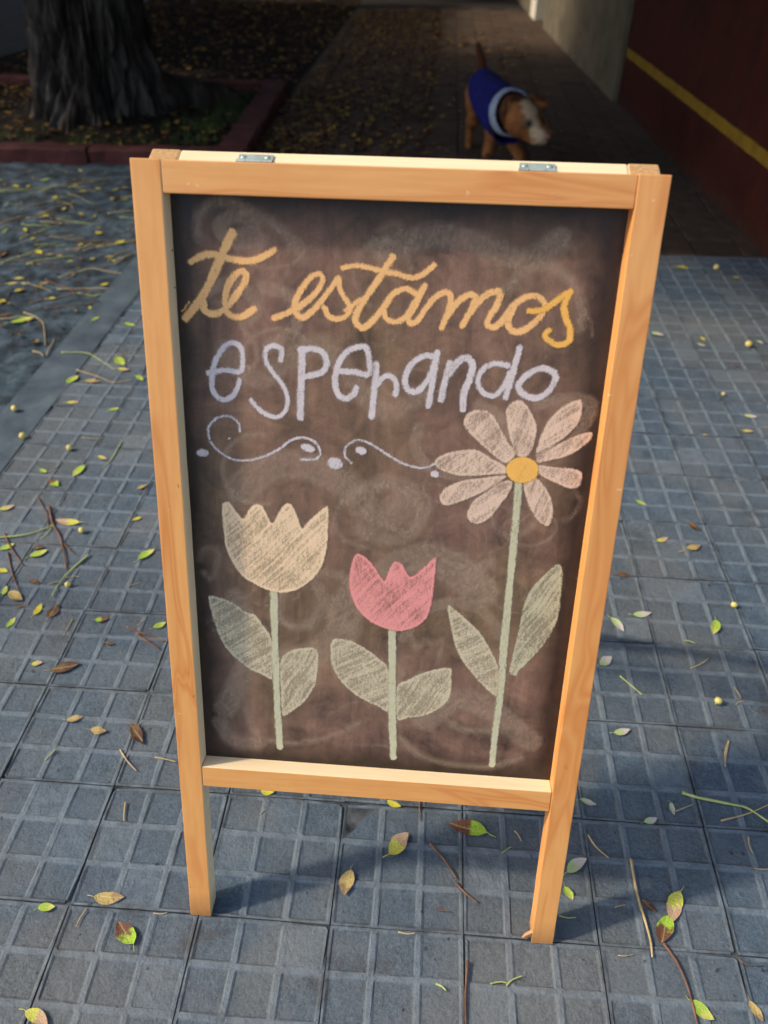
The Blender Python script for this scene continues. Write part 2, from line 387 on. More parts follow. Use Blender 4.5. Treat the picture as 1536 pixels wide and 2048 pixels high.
link('crown', crown_mesh('crown', -2.0, 14.2, 5.0, 4.6, 3.2, 2.4, 220, 130, 8), M['foliage'], far)
link('crown', crown_mesh('crown', -2.4, 4.6, 5.2, 4.4, 2.5, 2.3, 250, 130, 3), M['foliage'], tree)

# ------------------------------------------------------------------ building along the right-hand side
def wall_x(y): return 1.90-.0488*(y-2.78)
WROT = Matrix.Translation((1.90, 2.78, 0)) @ Matrix.Rotation(math.atan(.0488), 4, 'Z')   # local y runs along the facade
def wallbox(name, parent, mat, d0, d1, y0, y1, z0, z1, bev=0.0):
    return link(name, boxme(name, d0, d1, y0, y1, z0, z1, bev=bev), mat, parent, WROT)
bld = empty('corner_building', (2.3, 4.3, 0)); tag(bld, 'long building with red painted wall, yellow stripe and pale plaster beyond', 'building')
def mat_red():
    m = NT('red_wall_paint'); co = m.coord('Object'); st = m.coord('Object', (1, 2.2, .25))
    c = m.ramp(m.noise(co, 5, 5, .6), [(0.3, lin(52, 18, 11)), (0.7, lin(74, 27, 16))])
    c = m.mix(m.ramp(m.noise(st, 3, 4), [(0.45, BW(0)), (0.7, BW(.5))]), c, lin(46, 20, 13))
    z = m.n('SeparateXYZ'); m.l(co, z.inputs[0])
    c = m.mix(m.math('MULTIPLY', m.mr(z.outputs[2], .10, .0), m.ramp(m.noise(co, 16, 4), [(0.35, BW(0)), (0.6, BW(.8))])), c, lin(60, 44, 36))
    c = m.mix(m.ramp(m.noise(co, 34, 4, .7), [(0.66, BW(0)), (0.72, BW(.6))]), c, lin(72, 50, 40))
    m.bsdf(c, .6, m.bump(m.noise(co, 22, 7, .65), .7, .008), .35); return m.m
M['red'] = mat_red()
M['yellow'] = mat_simple('yellow_stripe_paint', [(0.3, lin(112, 84, 24)), (0.6, lin(146, 112, 34)), (0.75, lin(104, 78, 36))], 12, .6, .3, 40)
M['plaster'] = mat_simple('pale_plaster', [(0.3, lin(88, 80, 64)), (0.6, lin(114, 104, 86)), (0.75, lin(70, 62, 50))], 4, .9, .5, 30, .2, .004)
M['white'] = mat_simple('white_plaster', [(0.3, lin(206, 196, 172)), (0.7, lin(230, 222, 202))], 5, .9, .3, 30)
wallbox('red_wall', bld, M['red'], 0, 4, -1.35, 3.0, -.1, 2.6)
V = []; F = []
for k in range(87):
    y = -1.34+k*.05; a_ = .004*mnoise.noise((y*9, 0, 0))+.003*mnoise.noise((y*31, 2, 0)); b_ = .004*mnoise.noise((y*9, 5, 0))+.003*mnoise.noise((y*31, 7, 0))
    V += [(-.003, y, .290+a_), (-.003, y, .345+b_), (.004, y, .345+b_), (.004, y, .290+a_)]
    if k: q = 4*k; F += [(q-4, q, q+1, q-3), (q-3, q+1, q+2, q-2), (q-1, q+3, q, q-4)]
link('yellow_stripe', pyme('yellow_stripe', V, F), M['yellow'], bld, WROT)
wallbox('plaster_wall', bld, M['plaster'], -.035, 4, 3.0, 6.6, -.1, 2.6)
wallbox('recess_wall', bld, M['plaster'], .2, 4, 6.6, 7.2, -.1, 2.6)
wallbox('white_pilaster', bld, M['white'], -.05, 4, 7.2, 7.6, -.1, 2.6, .008)
wallbox('plaster_wall', bld, M['plaster'], -.03, 4, 7.6, 16, -.1, 2.6)
wallbox('upper_wall', bld, M['plaster'], .01, 4, -1.34, 16, 2.602, 7.0)
wallbox('cornice', bld, M['white'], -.25, 4.1, -1.45, 16, 7.002, 7.25, .02)

# the far side of the street and the block that closes it
def facade(name, label, x0, x1, y0, y1, h, axis, wallm, seed):
    root = empty(name, ((x0+x1)/2, (y0+y1)/2, 0)); tag(root, label, 'building')
    link('wall', boxme('wall', x0, x1, y0, y1, -.12, h), wallm, root)
    link('roof_parapet', boxme('roof_parapet', x0-.1, x1+.1, y0-.1, y1+.1, h+.003, h+.35, bev=.03), M['white'], root)
    n = int(((y1-y0) if axis == 'y' else (x1-x0))/2.6)
    for i in range(n):
        for fl in range(2):
            z = .9+fl*2.9
            if axis == 'y':
                c = y0+1.4+i*2.6; a = (x1+.002, x1+.05, c-.55, c+.55, z, z+1.5); g = (x1+.052, x1+.06, c-.47, c+.47, z+.08, z+1.42); s_ = (x1+.002, x1+.12, c-.65, c+.65, z-.09, z-.003)
            else:
                c = x0+1.4+i*2.6; a = (c-.55, c+.55, y0-.05, y0-.002, z, z+1.5); g = (c-.47, c+.47, y0-.06, y0-.052, z+.08, z+1.42); s_ = (c-.65, c+.65, y0-.12, y0-.002, z-.09, z-.003)
            o = link('window', boxme('window', *a, bev=.005), M['white'], root)
            link('pane', boxme('pane', *g), M['glass'], o); link('sill', boxme('sill', *s_), M['plaster'], o)
m = NT('dark_window_glass'); m.bsdf(lin(24, 28, 32), .08, None, .5); M['glass'] = m.m
facade('street_house', 'two storey plaster house across the street behind the tree', -16, -10, 3.5, 24, 6.2, 'y', M['plaster'], 1)
facade('end_house', 'two storey house closing the far end of the footpath', -10, 6, 24, 30, 7.5, 'x', M['plaster'], 2)

# ------------------------------------------------------------------ shade sails added out of view overhead to darken the footpath behind the board
def make_added_sail(label, cor, posts, wallties):
    sail = empty('added_shade_sail', (cor[0][0], cor[0][1], 0)); tag(sail, label, 'added shade blocker')
    cor = [Vector(c) for c in cor]; nc = len(cor); rim = []; mid = sum(cor, Vector())/nc
    for k in range(nc):
        a, b = cor[k], cor[(k+1) % nc]
        for t in range(12):
            u = t/12; p = a.lerp(b, u); rim.append(p.lerp(mid, .05*math.sin(math.pi*u)))
    cen = mid-Vector((0, 0, .1)); n = len(rim); V = []; F = []
    for k in range(9):
        for p in rim: V.append(p.lerp(cen, k/9))
    V.append(cen)
    for k in range(8):
        for i in range(n): F.append((k*n+i, k*n+(i+1) % n, (k+1)*n+(i+1) % n, (k+1)*n+i))
    for i in range(n): F.append((8*n+i, 8*n+(i+1) % n, 9*n))
    o = link('added_sail_cloth', pyme('added_sail_cloth', V, F, True), M['sail'], sail); md = o.modifiers.new('s', 'SOLIDIFY'); md.thickness = .004
    for k, top in posts:
        V, F = tube([cor[k], top], .006); link('added_rope', pyme('added_rope', V, F), M['added_rope'], sail)
        V, F = tube([(top[0], top[1], -.12), (top[0], top[1], 3.5)], .035, 12); link('post', pyme('post', V, F, True), M['post'], sail)
    for k in wallties:
        c = cor[k]; V, F = tube([c, (wall_x(c.y)+.06, c.y+.05, c.z+.06)], .006); link('added_rope', pyme('added_rope', V, F), M['added_rope'], sail)
make_added_sail('added charcoal shade sail, out of view, darkening the footpath by the red wall', ((-.33, 2.0, 1.98), (-2.30, 4.0, 2.05), (-2.95, 5.9, 2.6), (1.62, 6.1, 2.6), (1.86, 1.95, 1.95)), ((0, (-3.4, .3, 3.0)), (1, (-5.4, 3.6, 3.0)), (2, (-6.6, 6.0, 3.4))), (3, 4))
make_added_sail('added charcoal shade sail, out of view, darkening the ground beyond the tree', ((-3.0, 6.1, 3.2), (-6.3, 6.3, 3.1), (-6.3, 11.0, 3.1), (-3.0, 11.0, 3.2)), ((0, (-2.25, 6.35, 3.4)), (1, (-8.6, 6.2, 3.4)), (2, (-9.2, 11.2, 3.4)), (3, (-2.75, 11.2, 3.4))), ())

# ------------------------------------------------------------------ the sandwich board
BX, BY, BYAW, TILT, BW_, BH, ST, RA, RB, RB2 = 0.18821, -0.00188, -0.00496, 0.30701, 0.54280, 1.04262, .0318, .0323, .2792, .2463
TH, DP = .0285, .0245
ex = Vector((math.cos(BYAW), math.sin(BYAW), 0)); nn = Vector((-math.sin(BYAW), math.cos(BYAW), 0)); zz = Vector((0, 0, 1))
eu = nn*math.sin(TILT)+zz*math.cos(TILT); ed = nn*math.cos(TILT)-zz*math.sin(TILT); B0 = Vector((BX, BY, 0))
def frame_mat(a, b, c, o): return Matrix(((a.x, b.x, c.x, o.x), (a.y, b.y, c.y, o.y), (a.z, b.z, c.z, o.z), (0, 0, 0, 1)))
MF = frame_mat(ex, ed, eu, B0)
board = empty('sandwich_board', B0+ex*BW_/2+nn*.15); tag(board, 'wooden sandwich board with chalk lettering and flowers on its black panel', 'chalkboard sign')
def lumber(name, x0, x1, y0, y1, z0, z1, mats, pick, mw, cutfn=None, bev=.0012, seed=0):
    """one bevelled piece of timber, slightly uneven along its edges; pick(normal) -> material slot"""
    bm = bmesh.new(); box(bm, x0, x1, y0, y1, z0, z1)
    L = max(x1-x0, z1-z0); ax = 0 if (x1-x0) > (z1-z0) else 2
    cuts = max(2, int(L/.03)); es = [e for e in bm.edges if abs((e.verts[0].co-e.verts[1].co)[ax]) > L*.9]
    bmesh.ops.subdivide_edges(bm, edges=es, cuts=cuts)
    if cutfn: cutfn(bm)
    es = [e for e in bm.edges if len(e.link_faces) == 2 and e.calc_face_angle(0) > .5]
    bmesh.ops.bevel(bm, geom=es, offset=bev, segments=2, profile=.6, affect='EDGES', clamp_overlap=True)
    for v in bm.verts:
        k = mnoise.noise((v.co.x*23+seed, v.co.y*60, v.co.z*23)); v.co += v.normal*0
        v.co.x += .00045*k; v.co.y += .0003*mnoise.noise((v.co.z*19+seed, v.co.x*19, 3))
    bm.normal_update()
    for f in bm.faces: f.material_index = pick(f.normal)
    me = bm2me(bm, name)
    return link(name, me, mats, board, mw)
def footcut(tilt):
    def fn(bm):
        for v in bm.verts:
            if v.co.z < 1e-6: v.co.z = v.co.y*math.tan(tilt)
    return fn
lumber('stile', 0, ST, 0, TH, 0, BH, [M['wood_z'], M['raw_z']], lambda n: 1 if n.x > .7 else 0, MF, footcut(TILT), seed=1)
lumber('stile', BW_-ST, BW_, 0, TH, 0, BH, [M['wood_z'], M['raw_z']], lambda n: 0, MF, footcut(TILT), seed=2)
lumber('top_rail', ST+.0004, BW_-ST-.0004, .0006, TH-.001, BH-RA, BH-.0006, [M['wood_x'], M['raw_x']], lambda n: 0, MF, seed=3)
lumber('bottom_rail', ST+.0004, BW_-ST-.0004, .0006, TH-.001, RB2, RB, [M['wood_x'], M['raw_x']], lambda n: 1 if n.z > .7 else 0, MF, seed=4)
# rear frame, hinged at the top, splayed backwards
T2 = R(16); TH2 = .0255
eu2 = -nn*math.sin(T2)+zz*math.cos(T2); ed2 = nn*math.cos(T2)+zz*math.sin(T2)
hinge_pt = B0+ed*(TH+.001)+eu*BH-zz*.002
H2 = hinge_pt.z/eu2.z
MR = frame_mat(ex, ed2, eu2, hinge_pt-eu2*H2)
def footcut2(bm):
    for v in bm.verts:
        if v.co.z < 1e-6: v.co.z = -v.co.y*math.tan(T2)
eg = lambda n: 1 if n.z > .7 else 0
lumber('rear_stile', .007, .007+ST, 0, TH2, 0, H2, [M['raw_z'], M['endgrain']], eg, MR, footcut2, .0022, seed=5)
lumber('rear_stile', BW_-ST-.002, BW_-.002, 0, TH2, 0, H2, [M['raw_z'], M['endgrain']], eg, MR, footcut2, .0022, seed=6)
lumber('rear_rail', .007+ST+.0005, BW_-ST-.0025, .0004, TH2-.0008, H2-RA, H2-.0004, [M['raw_x']], lambda n: 0, MR, None, .0018, seed=7)
lumber('rear_rail', .007+ST+.0005, BW_-ST-.0025, .0004, TH2-.0008, .26, .293, [M['raw_x']], lambda n: 0, MR, seed=8)
# hinges: steel leaf on the rear rail, knuckles in front, two screws each
for hx in (.103, .397):
    bm = bmesh.new(); box(bm, hx, hx+.037, .0065, .0175, H2+.0002, H2+.0014, .0003)
    hg = link('hinge', bm2me(bm, 'hinge'), M['steel'], board, MR)
    for a, b in ((-.001, .009), (.0095, .0265), (.027, .037)):
        V, F = tube([(hx+a, .004, H2+.0012), (hx+b, .004, H2+.0012)], .0026, 10); link('knuckle', pyme('knuckle', V, F, False), M['steel'], hg, MR)
    for a in (.0055, .031):
        bm = bmesh.new(); bmesh.ops.create_uvsphere(bm, u_segments=12, v_segments=6, radius=.0034)
        for v in bm.verts: v.co.z = max(v.co.z*.45, -.0002)
        link('screw', bm2me(bm, 'screw', True), M['steel'], hg, MR @ Matrix.Translation((hx+a, .0118, H2+.0013)))
# splinter at the foot of the right leg
V, F = tube([(0, 0, .0), (-.010, -.002, -.006), (-.014, -.003, -.010)], [.0036, .0034, .002], 5)
link('splinter', pyme('splinter', V, F), M['wood_z'], board, MF @ Matrix.Translation((BW_-ST+.001, .004, .019)))
V, F = tube(catmull([(0, 0, .02), (-.006, -.002, .012), (-.006, -.002, -.012), (0, 0, -.02)], 5), .0011, 6)
m = NT('dark_wire'); m.bsdf(lin(58, 34, 24), .5, None, .5, .6); M['wire'] = m.m
link('hook', pyme('hook', V, F, True), M['wire'], board, MF @ Matrix.Translation((ST+.0005, .020, .934)))

def mat_panel():
    m = NT('blackboard_paint'); src = m.n('TexCoord').outputs['Object']; co = m.coord(src=src)
    s = m.n('SeparateXYZ'); m.l(src, s.inputs[0])
    st = m.coord(src=src, scale=(1, 1, .12)); hz = m.coord(src=src, scale=(.15, 1, 1))
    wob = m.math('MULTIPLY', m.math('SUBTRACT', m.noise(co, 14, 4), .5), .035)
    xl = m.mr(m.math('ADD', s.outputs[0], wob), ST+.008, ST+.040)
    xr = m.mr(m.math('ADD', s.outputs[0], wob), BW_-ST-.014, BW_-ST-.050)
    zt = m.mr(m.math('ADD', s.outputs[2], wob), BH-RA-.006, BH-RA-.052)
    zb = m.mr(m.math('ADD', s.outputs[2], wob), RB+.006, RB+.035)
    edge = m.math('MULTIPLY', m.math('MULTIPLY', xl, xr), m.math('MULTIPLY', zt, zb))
    cloud = m.noise(co, 7, 6, .62, 1.6); c2 = m.noise(co, 26, 7, .7, 2.6); str_ = m.noise(st, 60, 5, .7, .5)
    dg1 = m.n('Mapping'); m.l(src, dg1.inputs[0]); dg1.inputs[2].default_value = (0, .6, 0); dg1.inputs[3].default_value = (1, 1, .22)
    wipe = m.noise(dg1.outputs[0], 26, 5, .65, 1.2)
    dust = m.math('ADD', m.math('ADD', m.math('MULTIPLY', cloud, .55), m.math('MULTIPLY', c2, .30)), m.math('MULTIPLY', wipe, .30))
    dust = m.mr(dust, .39, .74, .10, 1.0)
    dust = m.math('MULTIPLY', dust, m.mr(str_, .35, .7, .80, 1.08))
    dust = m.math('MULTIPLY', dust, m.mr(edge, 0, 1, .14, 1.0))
    grain = m.noise(co, 900, 2, .5)
    dust = m.math('MULTIPLY', dust, m.mr(grain, .3, .7, .7, 1.25), True)
    tint = m.mix(m.ramp(m.noise(co, 5, 3), [(0.38, BW(0)), (0.62, BW(1))]), lin(166, 124, 102), lin(158, 124, 92))
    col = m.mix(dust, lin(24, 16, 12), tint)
    scr = m.ramp(m.noise(m.coord(src=src, scale=(1, 1, .5)), 190, 3, .8), [(0.70, BW(0)), (0.74, BW(.5))])
    col = m.mix(m.math('MULTIPLY', scr, .35), col, lin(176, 156, 140))
    m.bsdf(col, m.mr(dust, 0, .6, .42, .9), m.bump(m.math('ADD', str_, m.math('MULTIPLY', grain, .4)), .18, .0008), .35)
    return m.m
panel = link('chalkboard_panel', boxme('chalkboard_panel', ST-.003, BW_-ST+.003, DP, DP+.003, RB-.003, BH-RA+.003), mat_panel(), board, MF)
panel['label'] = 'black painted panel clouded with wiped chalk dust'

# ------------------------------------------------------------------ chalk drawing: thin layers of chalk, shapes read off the photograph
CROP = {'A': (340, 440, 3.491), 'B': (740, 480, 3.2), 'C': (360, 780, 2.954), 'D': (380, 1080, 3.84), 'E': (640, 1080, 2.648), 'F': (840, 780, 3.84), 'G': (240, 270, 2.743), 'P': (0, 0, 1)}
P0 = B0+ed*DP
def px2board(u, v):
    d = Vector(ray(u, v)); c = Vector(CAM); t = (P0-c).dot(ed)/d.dot(ed); q = c+d*t-B0
    return q.dot(ex), q.dot(eu)
def conv(tagged):
    out = []; cr = 'P'
    for it in tagged:
        if isinstance(it, str): cr = it; continue
        x0, y0, k = CROP[cr]; out.append((x0+it[0]/k, y0+it[1]/k))
    return out
def mm(pts): return np.array([px2board(u, v) for u, v in pts])*1000
def mat_chalk(name, rgb, cover, edge=0.0, dens=1.0, soft=1.0):
    m = NT(name); co = m.coord('Object'); at = m.n('Attribute', attribute_name='sd').outputs['Fac']; pr = m.n('Attribute', attribute_name='press').outputs['Fac']
    g1 = m.noise(co, 760, 3, .6); g2 = m.noise(m.coord('Object', (1, 1, .4)), 330, 4, .65); g3 = m.noise(co, 45, 3)
    grain = m.math('ADD', m.math('MULTIPLY', g1, .55), m.math('MULTIPLY', g2, .45))
    rag = m.math('MULTIPLY', m.math('SUBTRACT', grain, .5), 9.0)
    e = m.mr(m.math('ADD', at, rag), -.6*soft, 1.5*soft)
    thr = m.math('ADD', 1-cover, m.math('MULTIPLY', m.math('SUBTRACT', g3, .5), .30))
    thr = m.math('SUBTRACT', thr, m.math('MULTIPLY', pr, .36))
    if edge: thr = m.math('SUBTRACT', thr, m.mr(at, 1.2, 5.0, edge, 0.0))
    t0 = m.math('ADD', m.math('MULTIPLY', thr, .42), .30)
    fill = m.mr(grain, m.math('SUBTRACT', t0, .07), m.math('ADD', t0, .10))
    al = m.math('MULTIPLY', m.math('MULTIPLY', e, m.mr(fill, 0, 1, .42, 1.0)), dens, True)
    c = m.mix(m.ramp(g3, [(0.35, BW(0)), (0.65, BW(.4))]), rgb, tuple(k*.84 for k in rgb[:3])+(1,))
    p = m.bsdf(c, .95, m.bump(grain, .7, .0014), .1)
    tr = m.n('BsdfTransparent'); mx = m.n('MixShader'); m.l(al, mx.inputs[0]); m.l(tr.outputs[0], mx.inputs[1]); m.l(p.outputs[0], mx.inputs[2]); m.l(mx.outputs[0], m.out.inputs[0])
    return m.m
CK = {'orange': mat_chalk('orange_chalk', lin(252, 190, 124), .94), 'amber': mat_chalk('amber_chalk', lin(250, 186, 94), .94),
      'white': mat_chalk('white_chalk', lin(220, 202, 194), .86), 'cream': mat_chalk('cream_chalk', lin(246, 208, 164), .68, .35),
      'pink': mat_chalk('pink_chalk', lin(240, 154, 142), .70, .35), 'green': mat_chalk('pale_green_chalk', lin(206, 196, 158), .86),
      'leafg': mat_chalk('thin_green_chalk', lin(212, 192, 156), .54, .30), 'leafo': mat_chalk('olive_chalk', lin(198, 186, 150), .56, .2),
      'petal': mat_chalk('blush_chalk', lin(232, 196, 166), .62, .25),
      'faint': mat_chalk('faint_wiped_chalk', lin(224, 190, 158), .50, 0, .30, 2.2), 'ghost': mat_chalk('wiped_chalk', lin(214, 182, 152), .50, 0, .36, 4.0)}
def seg_dist(X, Y, P):
    d = np.full(X.shape, 1e9)
    for a, b in zip(P[:-1], P[1:]):
        v = b-a; L = v@v+1e-12; t = np.clip(((X-a[0])*v[0]+(Y-a[1])*v[1])/L, 0, 1)
        d = np.minimum(d, np.hypot(X-a[0]-t*v[0], Y-a[1]-t*v[1]))
    return d
def fnoise(x, seed, f):
    g = np.random.default_rng(seed).uniform(-1, 1, 4096); x = x*f+1000; i = np.floor(x).astype(int); t = x-i; t = t*t*(3-2*t)
    return g[i % 4096]*(1-t)+g[(i+1) % 4096]*t
CN = [0]
def chalk(name, mat, strokes=(), polys=(), lift=.0004, label=None, step=1.0):
    """strokes: (width_px, pts, smooth) ; polys: pts"""
    S = []; G = []
    for it in strokes:
        wpx, pts = it[0], conv(it[1]); pts = catmull(pts, 7) if len(pts) > 2 else pts
        q = mm(pts); c = np.mean(np.array(pts), 0); k = np.linalg.norm(np.subtract(*mm([tuple(c), (c[0]+1, c[1])])))
        S.append((q, wpx*k/2*1.08))
    for pts in polys: G.append(mm(catmull(conv(pts), 5, True)))
    al = np.vstack([q for q, _ in S]+G); mg = max([w_ for _, w_ in S]+[0])+3
    xs = np.arange(al[:, 0].min()-mg, al[:, 0].max()+mg, step); ys = np.arange(al[:, 1].min()-mg, al[:, 1].max()+mg, step)
    X, Y = np.meshgrid(xs, ys); sd = np.full(X.shape, -1e9)
    CN[0] += 1; sdn = CN[0]; ang = np.radians([62, 48, 75, 35][sdn % 4]); ca, sa = np.cos(ang), np.sin(ang)
    along, perp = X*ca+Y*sa, -X*sa+Y*ca; perp = perp+2.5*fnoise(along, sdn+50, .03)
    press = .45*fnoise(perp, sdn, .42)+.30*fnoise(perp+.15*along, sdn+9, .95)+.35*fnoise(along, sdn+3, .05)
    if S: press = press*.55
    for q, w_ in S:
        wv = w_*(1+.13*fnoise(X+Y*.7, sdn+20, .045)+.04*fnoise(X*.6-Y, sdn+21, .2)); dd_ = seg_dist(X, Y, q); sd = np.maximum(sd, wv-dd_)
        press = np.where(dd_ < w_, press+.22*fnoise(dd_*3+X*.2, sdn+5, .5), press)
    for g in G:
        ins = np.zeros(X.shape, bool); gc = np.vstack([g, g[:1]])
        for a, b in zip(gc[:-1], gc[1:]):
            if a[1] == b[1]: continue
            cnd = ((a[1] > Y) != (b[1] > Y)) & (X < (b[0]-a[0])*(Y-a[1])/(b[1]-a[1])+a[0]); ins ^= cnd
        dd = seg_dist(X, Y, gc); sd = np.maximum(sd, np.where(ins, dd, -dd))
    keep = sd > -2.2; nx = X.shape[1]
    qk = keep[:-1, :-1] | keep[1:, :-1] | keep[:-1, 1:] | keep[1:, 1:]
    jj, ii = np.nonzero(qk); F4 = np.stack([jj*nx+ii, jj*nx+ii+1, (jj+1)*nx+ii+1, (jj+1)*nx+ii], 1)
    used, inv = np.unique(F4, return_inverse=True); inv = inv.reshape(F4.shape)
    me = bpy.data.meshes.new(name)
    co = np.stack([X.ravel()[used]/1000, np.full(len(used), DP-lift), Y.ravel()[used]/1000], 1)
    N = len(F4); me.vertices.add(len(used)); me.vertices.foreach_set('co', co.ravel()); me.loops.add(4*N); me.loops.foreach_set('vertex_index', inv.ravel().astype(np.int32))
    me.polygons.add(N); me.polygons.foreach_set('loop_start', np.arange(N)*4); me.update(calc_edges=True)
    a = me.attributes.new('sd', 'FLOAT', 'POINT'); a.data.foreach_set('value', sd.ravel()[used].astype(np.float32))
    a = me.attributes.new('press', 'FLOAT', 'POINT'); a.data.foreach_set('value', press.ravel()[used].astype(np.float32))
    o = link(name, me, CK[mat], panel, MF)
    if label: o['label'] = label
    return o
# wiped traces of older drawings
for s_ in [(60, ['P', (480, 980), (560, 930), (680, 960), (760, 1040), (820, 1000)]), (46, ['P', (760, 500), (900, 470), (1040, 520), (1120, 480)]), (70, ['P', (560, 1330), (660, 1290), (720, 1180), (860, 1120), (960, 1180)]), (40, ['P', (450, 700), (520, 760), (640, 690), (760, 820), (840, 790)]), (50, ['P', (850, 1440), (940, 1400), (1060, 1480)]), (34, ['P', (700, 1000), (780, 960), (850, 1010), (800, 1080), (720, 1060)]), (44, ['P', (450, 1420), (500, 1300), (470, 1200)]),
      (22, ['G', (430, 560), (430, 450), (520, 370), (640, 380), (780, 450), (920, 560), (1010, 690)]), (5, ['G', (1090, 570), (990, 660), (910, 770), (890, 850), (920, 940)]),
      (14, ['G', (1360, 620), (1400, 540), (1500, 490), (1540, 520), (1490, 640)]), (26, ['B', (860, 330), (1000, 200), (1150, 170), (1280, 260), (1350, 420), (1340, 560)]), (16, ['C', (1200, 560), (1130, 640), (1100, 760), (1240, 700)]),
      (12, ['C', (120, 1000), (150, 940), (230, 960), (190, 1110), (140, 1080)]), (8, ['E', (480, 500), (520, 580), (560, 520), (600, 570), (650, 530), (620, 640)]), (16, ['E', (430, 1050), (520, 1130), (660, 1180), (900, 1200), (1060, 1150)]),
      (20, ['E', (620, 930), (760, 1000), (900, 1010)]), (14, ['D', (430, 1300), (520, 1500), (800, 1560), (1100, 1500), (1300, 1400)]), (30, ['D', (230, 1400), (330, 1540), (520, 1560)]), (9, ['F', (1190, 780), (1230, 850), (1180, 960), (1110, 1000)])]:
    chalk('chalk_smudge', 'ghost', [s_], lift=.0002, step=1.5, label='faint wiped trace of older chalk drawing')
rg = random.Random(21)
for k in range(34):
    u, v = rg.uniform(420, 1180), rg.uniform(430, 1480); r0 = rg.uniform(25, 90); a0 = rg.uniform(0, 6.28); n_ = rg.randint(5, 11); el = rg.uniform(.5, 1.1); dx = rg.uniform(-10, 16)
    pts = [(min(max(u+dx*t+r0*math.cos(a0+t*.75)*(1-.05*t), 415), 1190), min(max(v+r0*el*math.sin(a0+t*.75)*(1-.05*t), 425), 1490)) for t in range(n_)]
    pts = [p for p in pts if p[0] > 350+.052*(p[1]-400)+20 and p[0] < 1240-.135*(p[1]-400)]
    if len(pts) < 4: continue
    chalk('chalk_smudge', rg.choice(['ghost', 'faint', 'faint']), [(rg.choice([4, 5, 7, 12, 26]), ['P']+pts)], lift=.00022, step=1.4, label='faint wiped trace of older chalk drawing')
# first line
chalk('chalk_word', 'orange', [(17, ['A', (432, 95), (405, 150), (370, 230), (300, 390), (225, 540), (110, 685)]), (13, ['A', (148, 292), (240, 245), (340, 243), (450, 280), (560, 285), (650, 258), (732, 205)]),
      (13.5, ['A', (235, 560), (240, 625), (295, 655), (355, 640), (420, 580), (480, 500), (530, 410), (515, 362), (465, 375), (410, 450), (385, 540), (390, 625), (440, 675), (510, 672), (588, 620)]), (4, ['A', (85, 638), (110, 610), (132, 575)])], label='cursive orange chalk word reading te')
chalk('chalk_word', 'orange', [(12.5, ['A', (728, 684), (830, 645), (940, 580), (1030, 495), (1065, 420), (1045, 377), (985, 400), (915, 490), (872, 580), (875, 645), (925, 680), (985, 645), (1060, 560), (1130, 470), (1178, 405), (1185, 475), (1225, 550), (1258, 610), (1235, 665), (1175, 692), (1110, 672), (1080, 612)]),
      (12, ['A', (1230, 630), (1290, 585), (1330, 555)]), (15, ['B', (145, 108), (70, 230), (-10, 345), (-70, 440), (-95, 510), (-60, 560), (-20, 550), (60, 470), (120, 385)]),
      (12, ['A', (1205, 335), (1300, 318), (1400, 335), (1500, 362), (1560, 372), 'B', (180, 218), (270, 243), (340, 218), (408, 165)]),
      (13, ['B', (295, 345), (230, 312), (150, 345), (95, 420), (100, 495), (160, 525), (230, 490), (285, 400), (350, 295), (285, 430), (245, 500), (265, 535), (310, 510), (370, 420), (450, 345), (510, 345), (515, 410), (485, 500), (458, 562)]),
      (13, ['B', (490, 490), (560, 400), (630, 352), (672, 365), (650, 440), (592, 548)]), (13, ['B', (640, 470), (715, 375), (790, 330), (832, 345), (810, 420), (760, 500), (755, 545), (800, 555), (850, 510), (920, 420), (1000, 365), (1080, 365), (1120, 420), (1090, 490), (1010, 560), (940, 590), (890, 560), (885, 500), (920, 425)]),
      ], label='cursive orange chalk word reading estamos')
chalk('chalk_flourish', 'amber', [(13, ['B', (1015, 455), (1100, 448), (1180, 400), (1283, 328), (1245, 410), (1250, 490), (1280, 570), (1270, 645), (1210, 672), (1150, 648), (1118, 605), (1145, 580)])], label='yellower closing letter s of the orange word', lift=.0005)
# second line, one object per letter
LET = [[(12, ['A', (270, 1068), (330, 1055), (400, 1048), (490, 1058), (508, 980), (495, 892), (440, 858), (380, 885), (320, 980), (297, 1080), (297, 1180), (335, 1238), (395, 1252), (455, 1205), (485, 1120)])],
       [(10.5, ['A', (772, 975), (780, 905), (730, 878), (675, 900), (668, 975), (715, 1060), (785, 1150), (822, 1250), (800, 1340), (740, 1375), (660, 1350), (600, 1300), (568, 1258)])],
       [(14, ['A', (925, 905), (918, 1100), (910, 1380)]), (12, ['A', (910, 905), (1000, 900), (1070, 925), (1095, 1000), (1060, 1062), (940, 1095)])],
       [(12, ['A', (1192, 1055), (1290, 1062), (1390, 1075), (1392, 980), (1370, 892), (1310, 887), (1230, 925), (1170, 1020), (1152, 1130), (1170, 1210), (1220, 1245), (1280, 1220), (1302, 1170)])],
       [(13, ['A', (1440, 1010), (1430, 1150), (1408, 1372)]), (11, ['B', (45, 930), (95, 872), (145, 878), (170, 925), (163, 990)])],
       [(13, ['B', (425, 752), (350, 740), (270, 790), (225, 880), (240, 955), (300, 970), (360, 910), (400, 830), (430, 718)]), (13.5, ['B', (432, 718), (410, 850), (375, 1060)])],
       [(14, ['B', (512, 790), (480, 900), (455, 1020)]), (14, ['B', (495, 870), (560, 785), (620, 755), (655, 800), (640, 880), (600, 980), (595, 1085)])],
       [(12, ['B', (885, 805), (800, 790), (720, 830), (690, 910), (730, 980), (800, 995), (860, 930), (895, 850)]), (13.5, ['B', (957, 690), (920, 830), (868, 1005)])],
       [(13, ['B', (1180, 850), (1100, 820), (1010, 860), (950, 930), (985, 990), (1070, 1010), (1150, 960), (1187, 880), (1165, 838)])]]
for s in LET: chalk('chalk_letter', 'white', s)
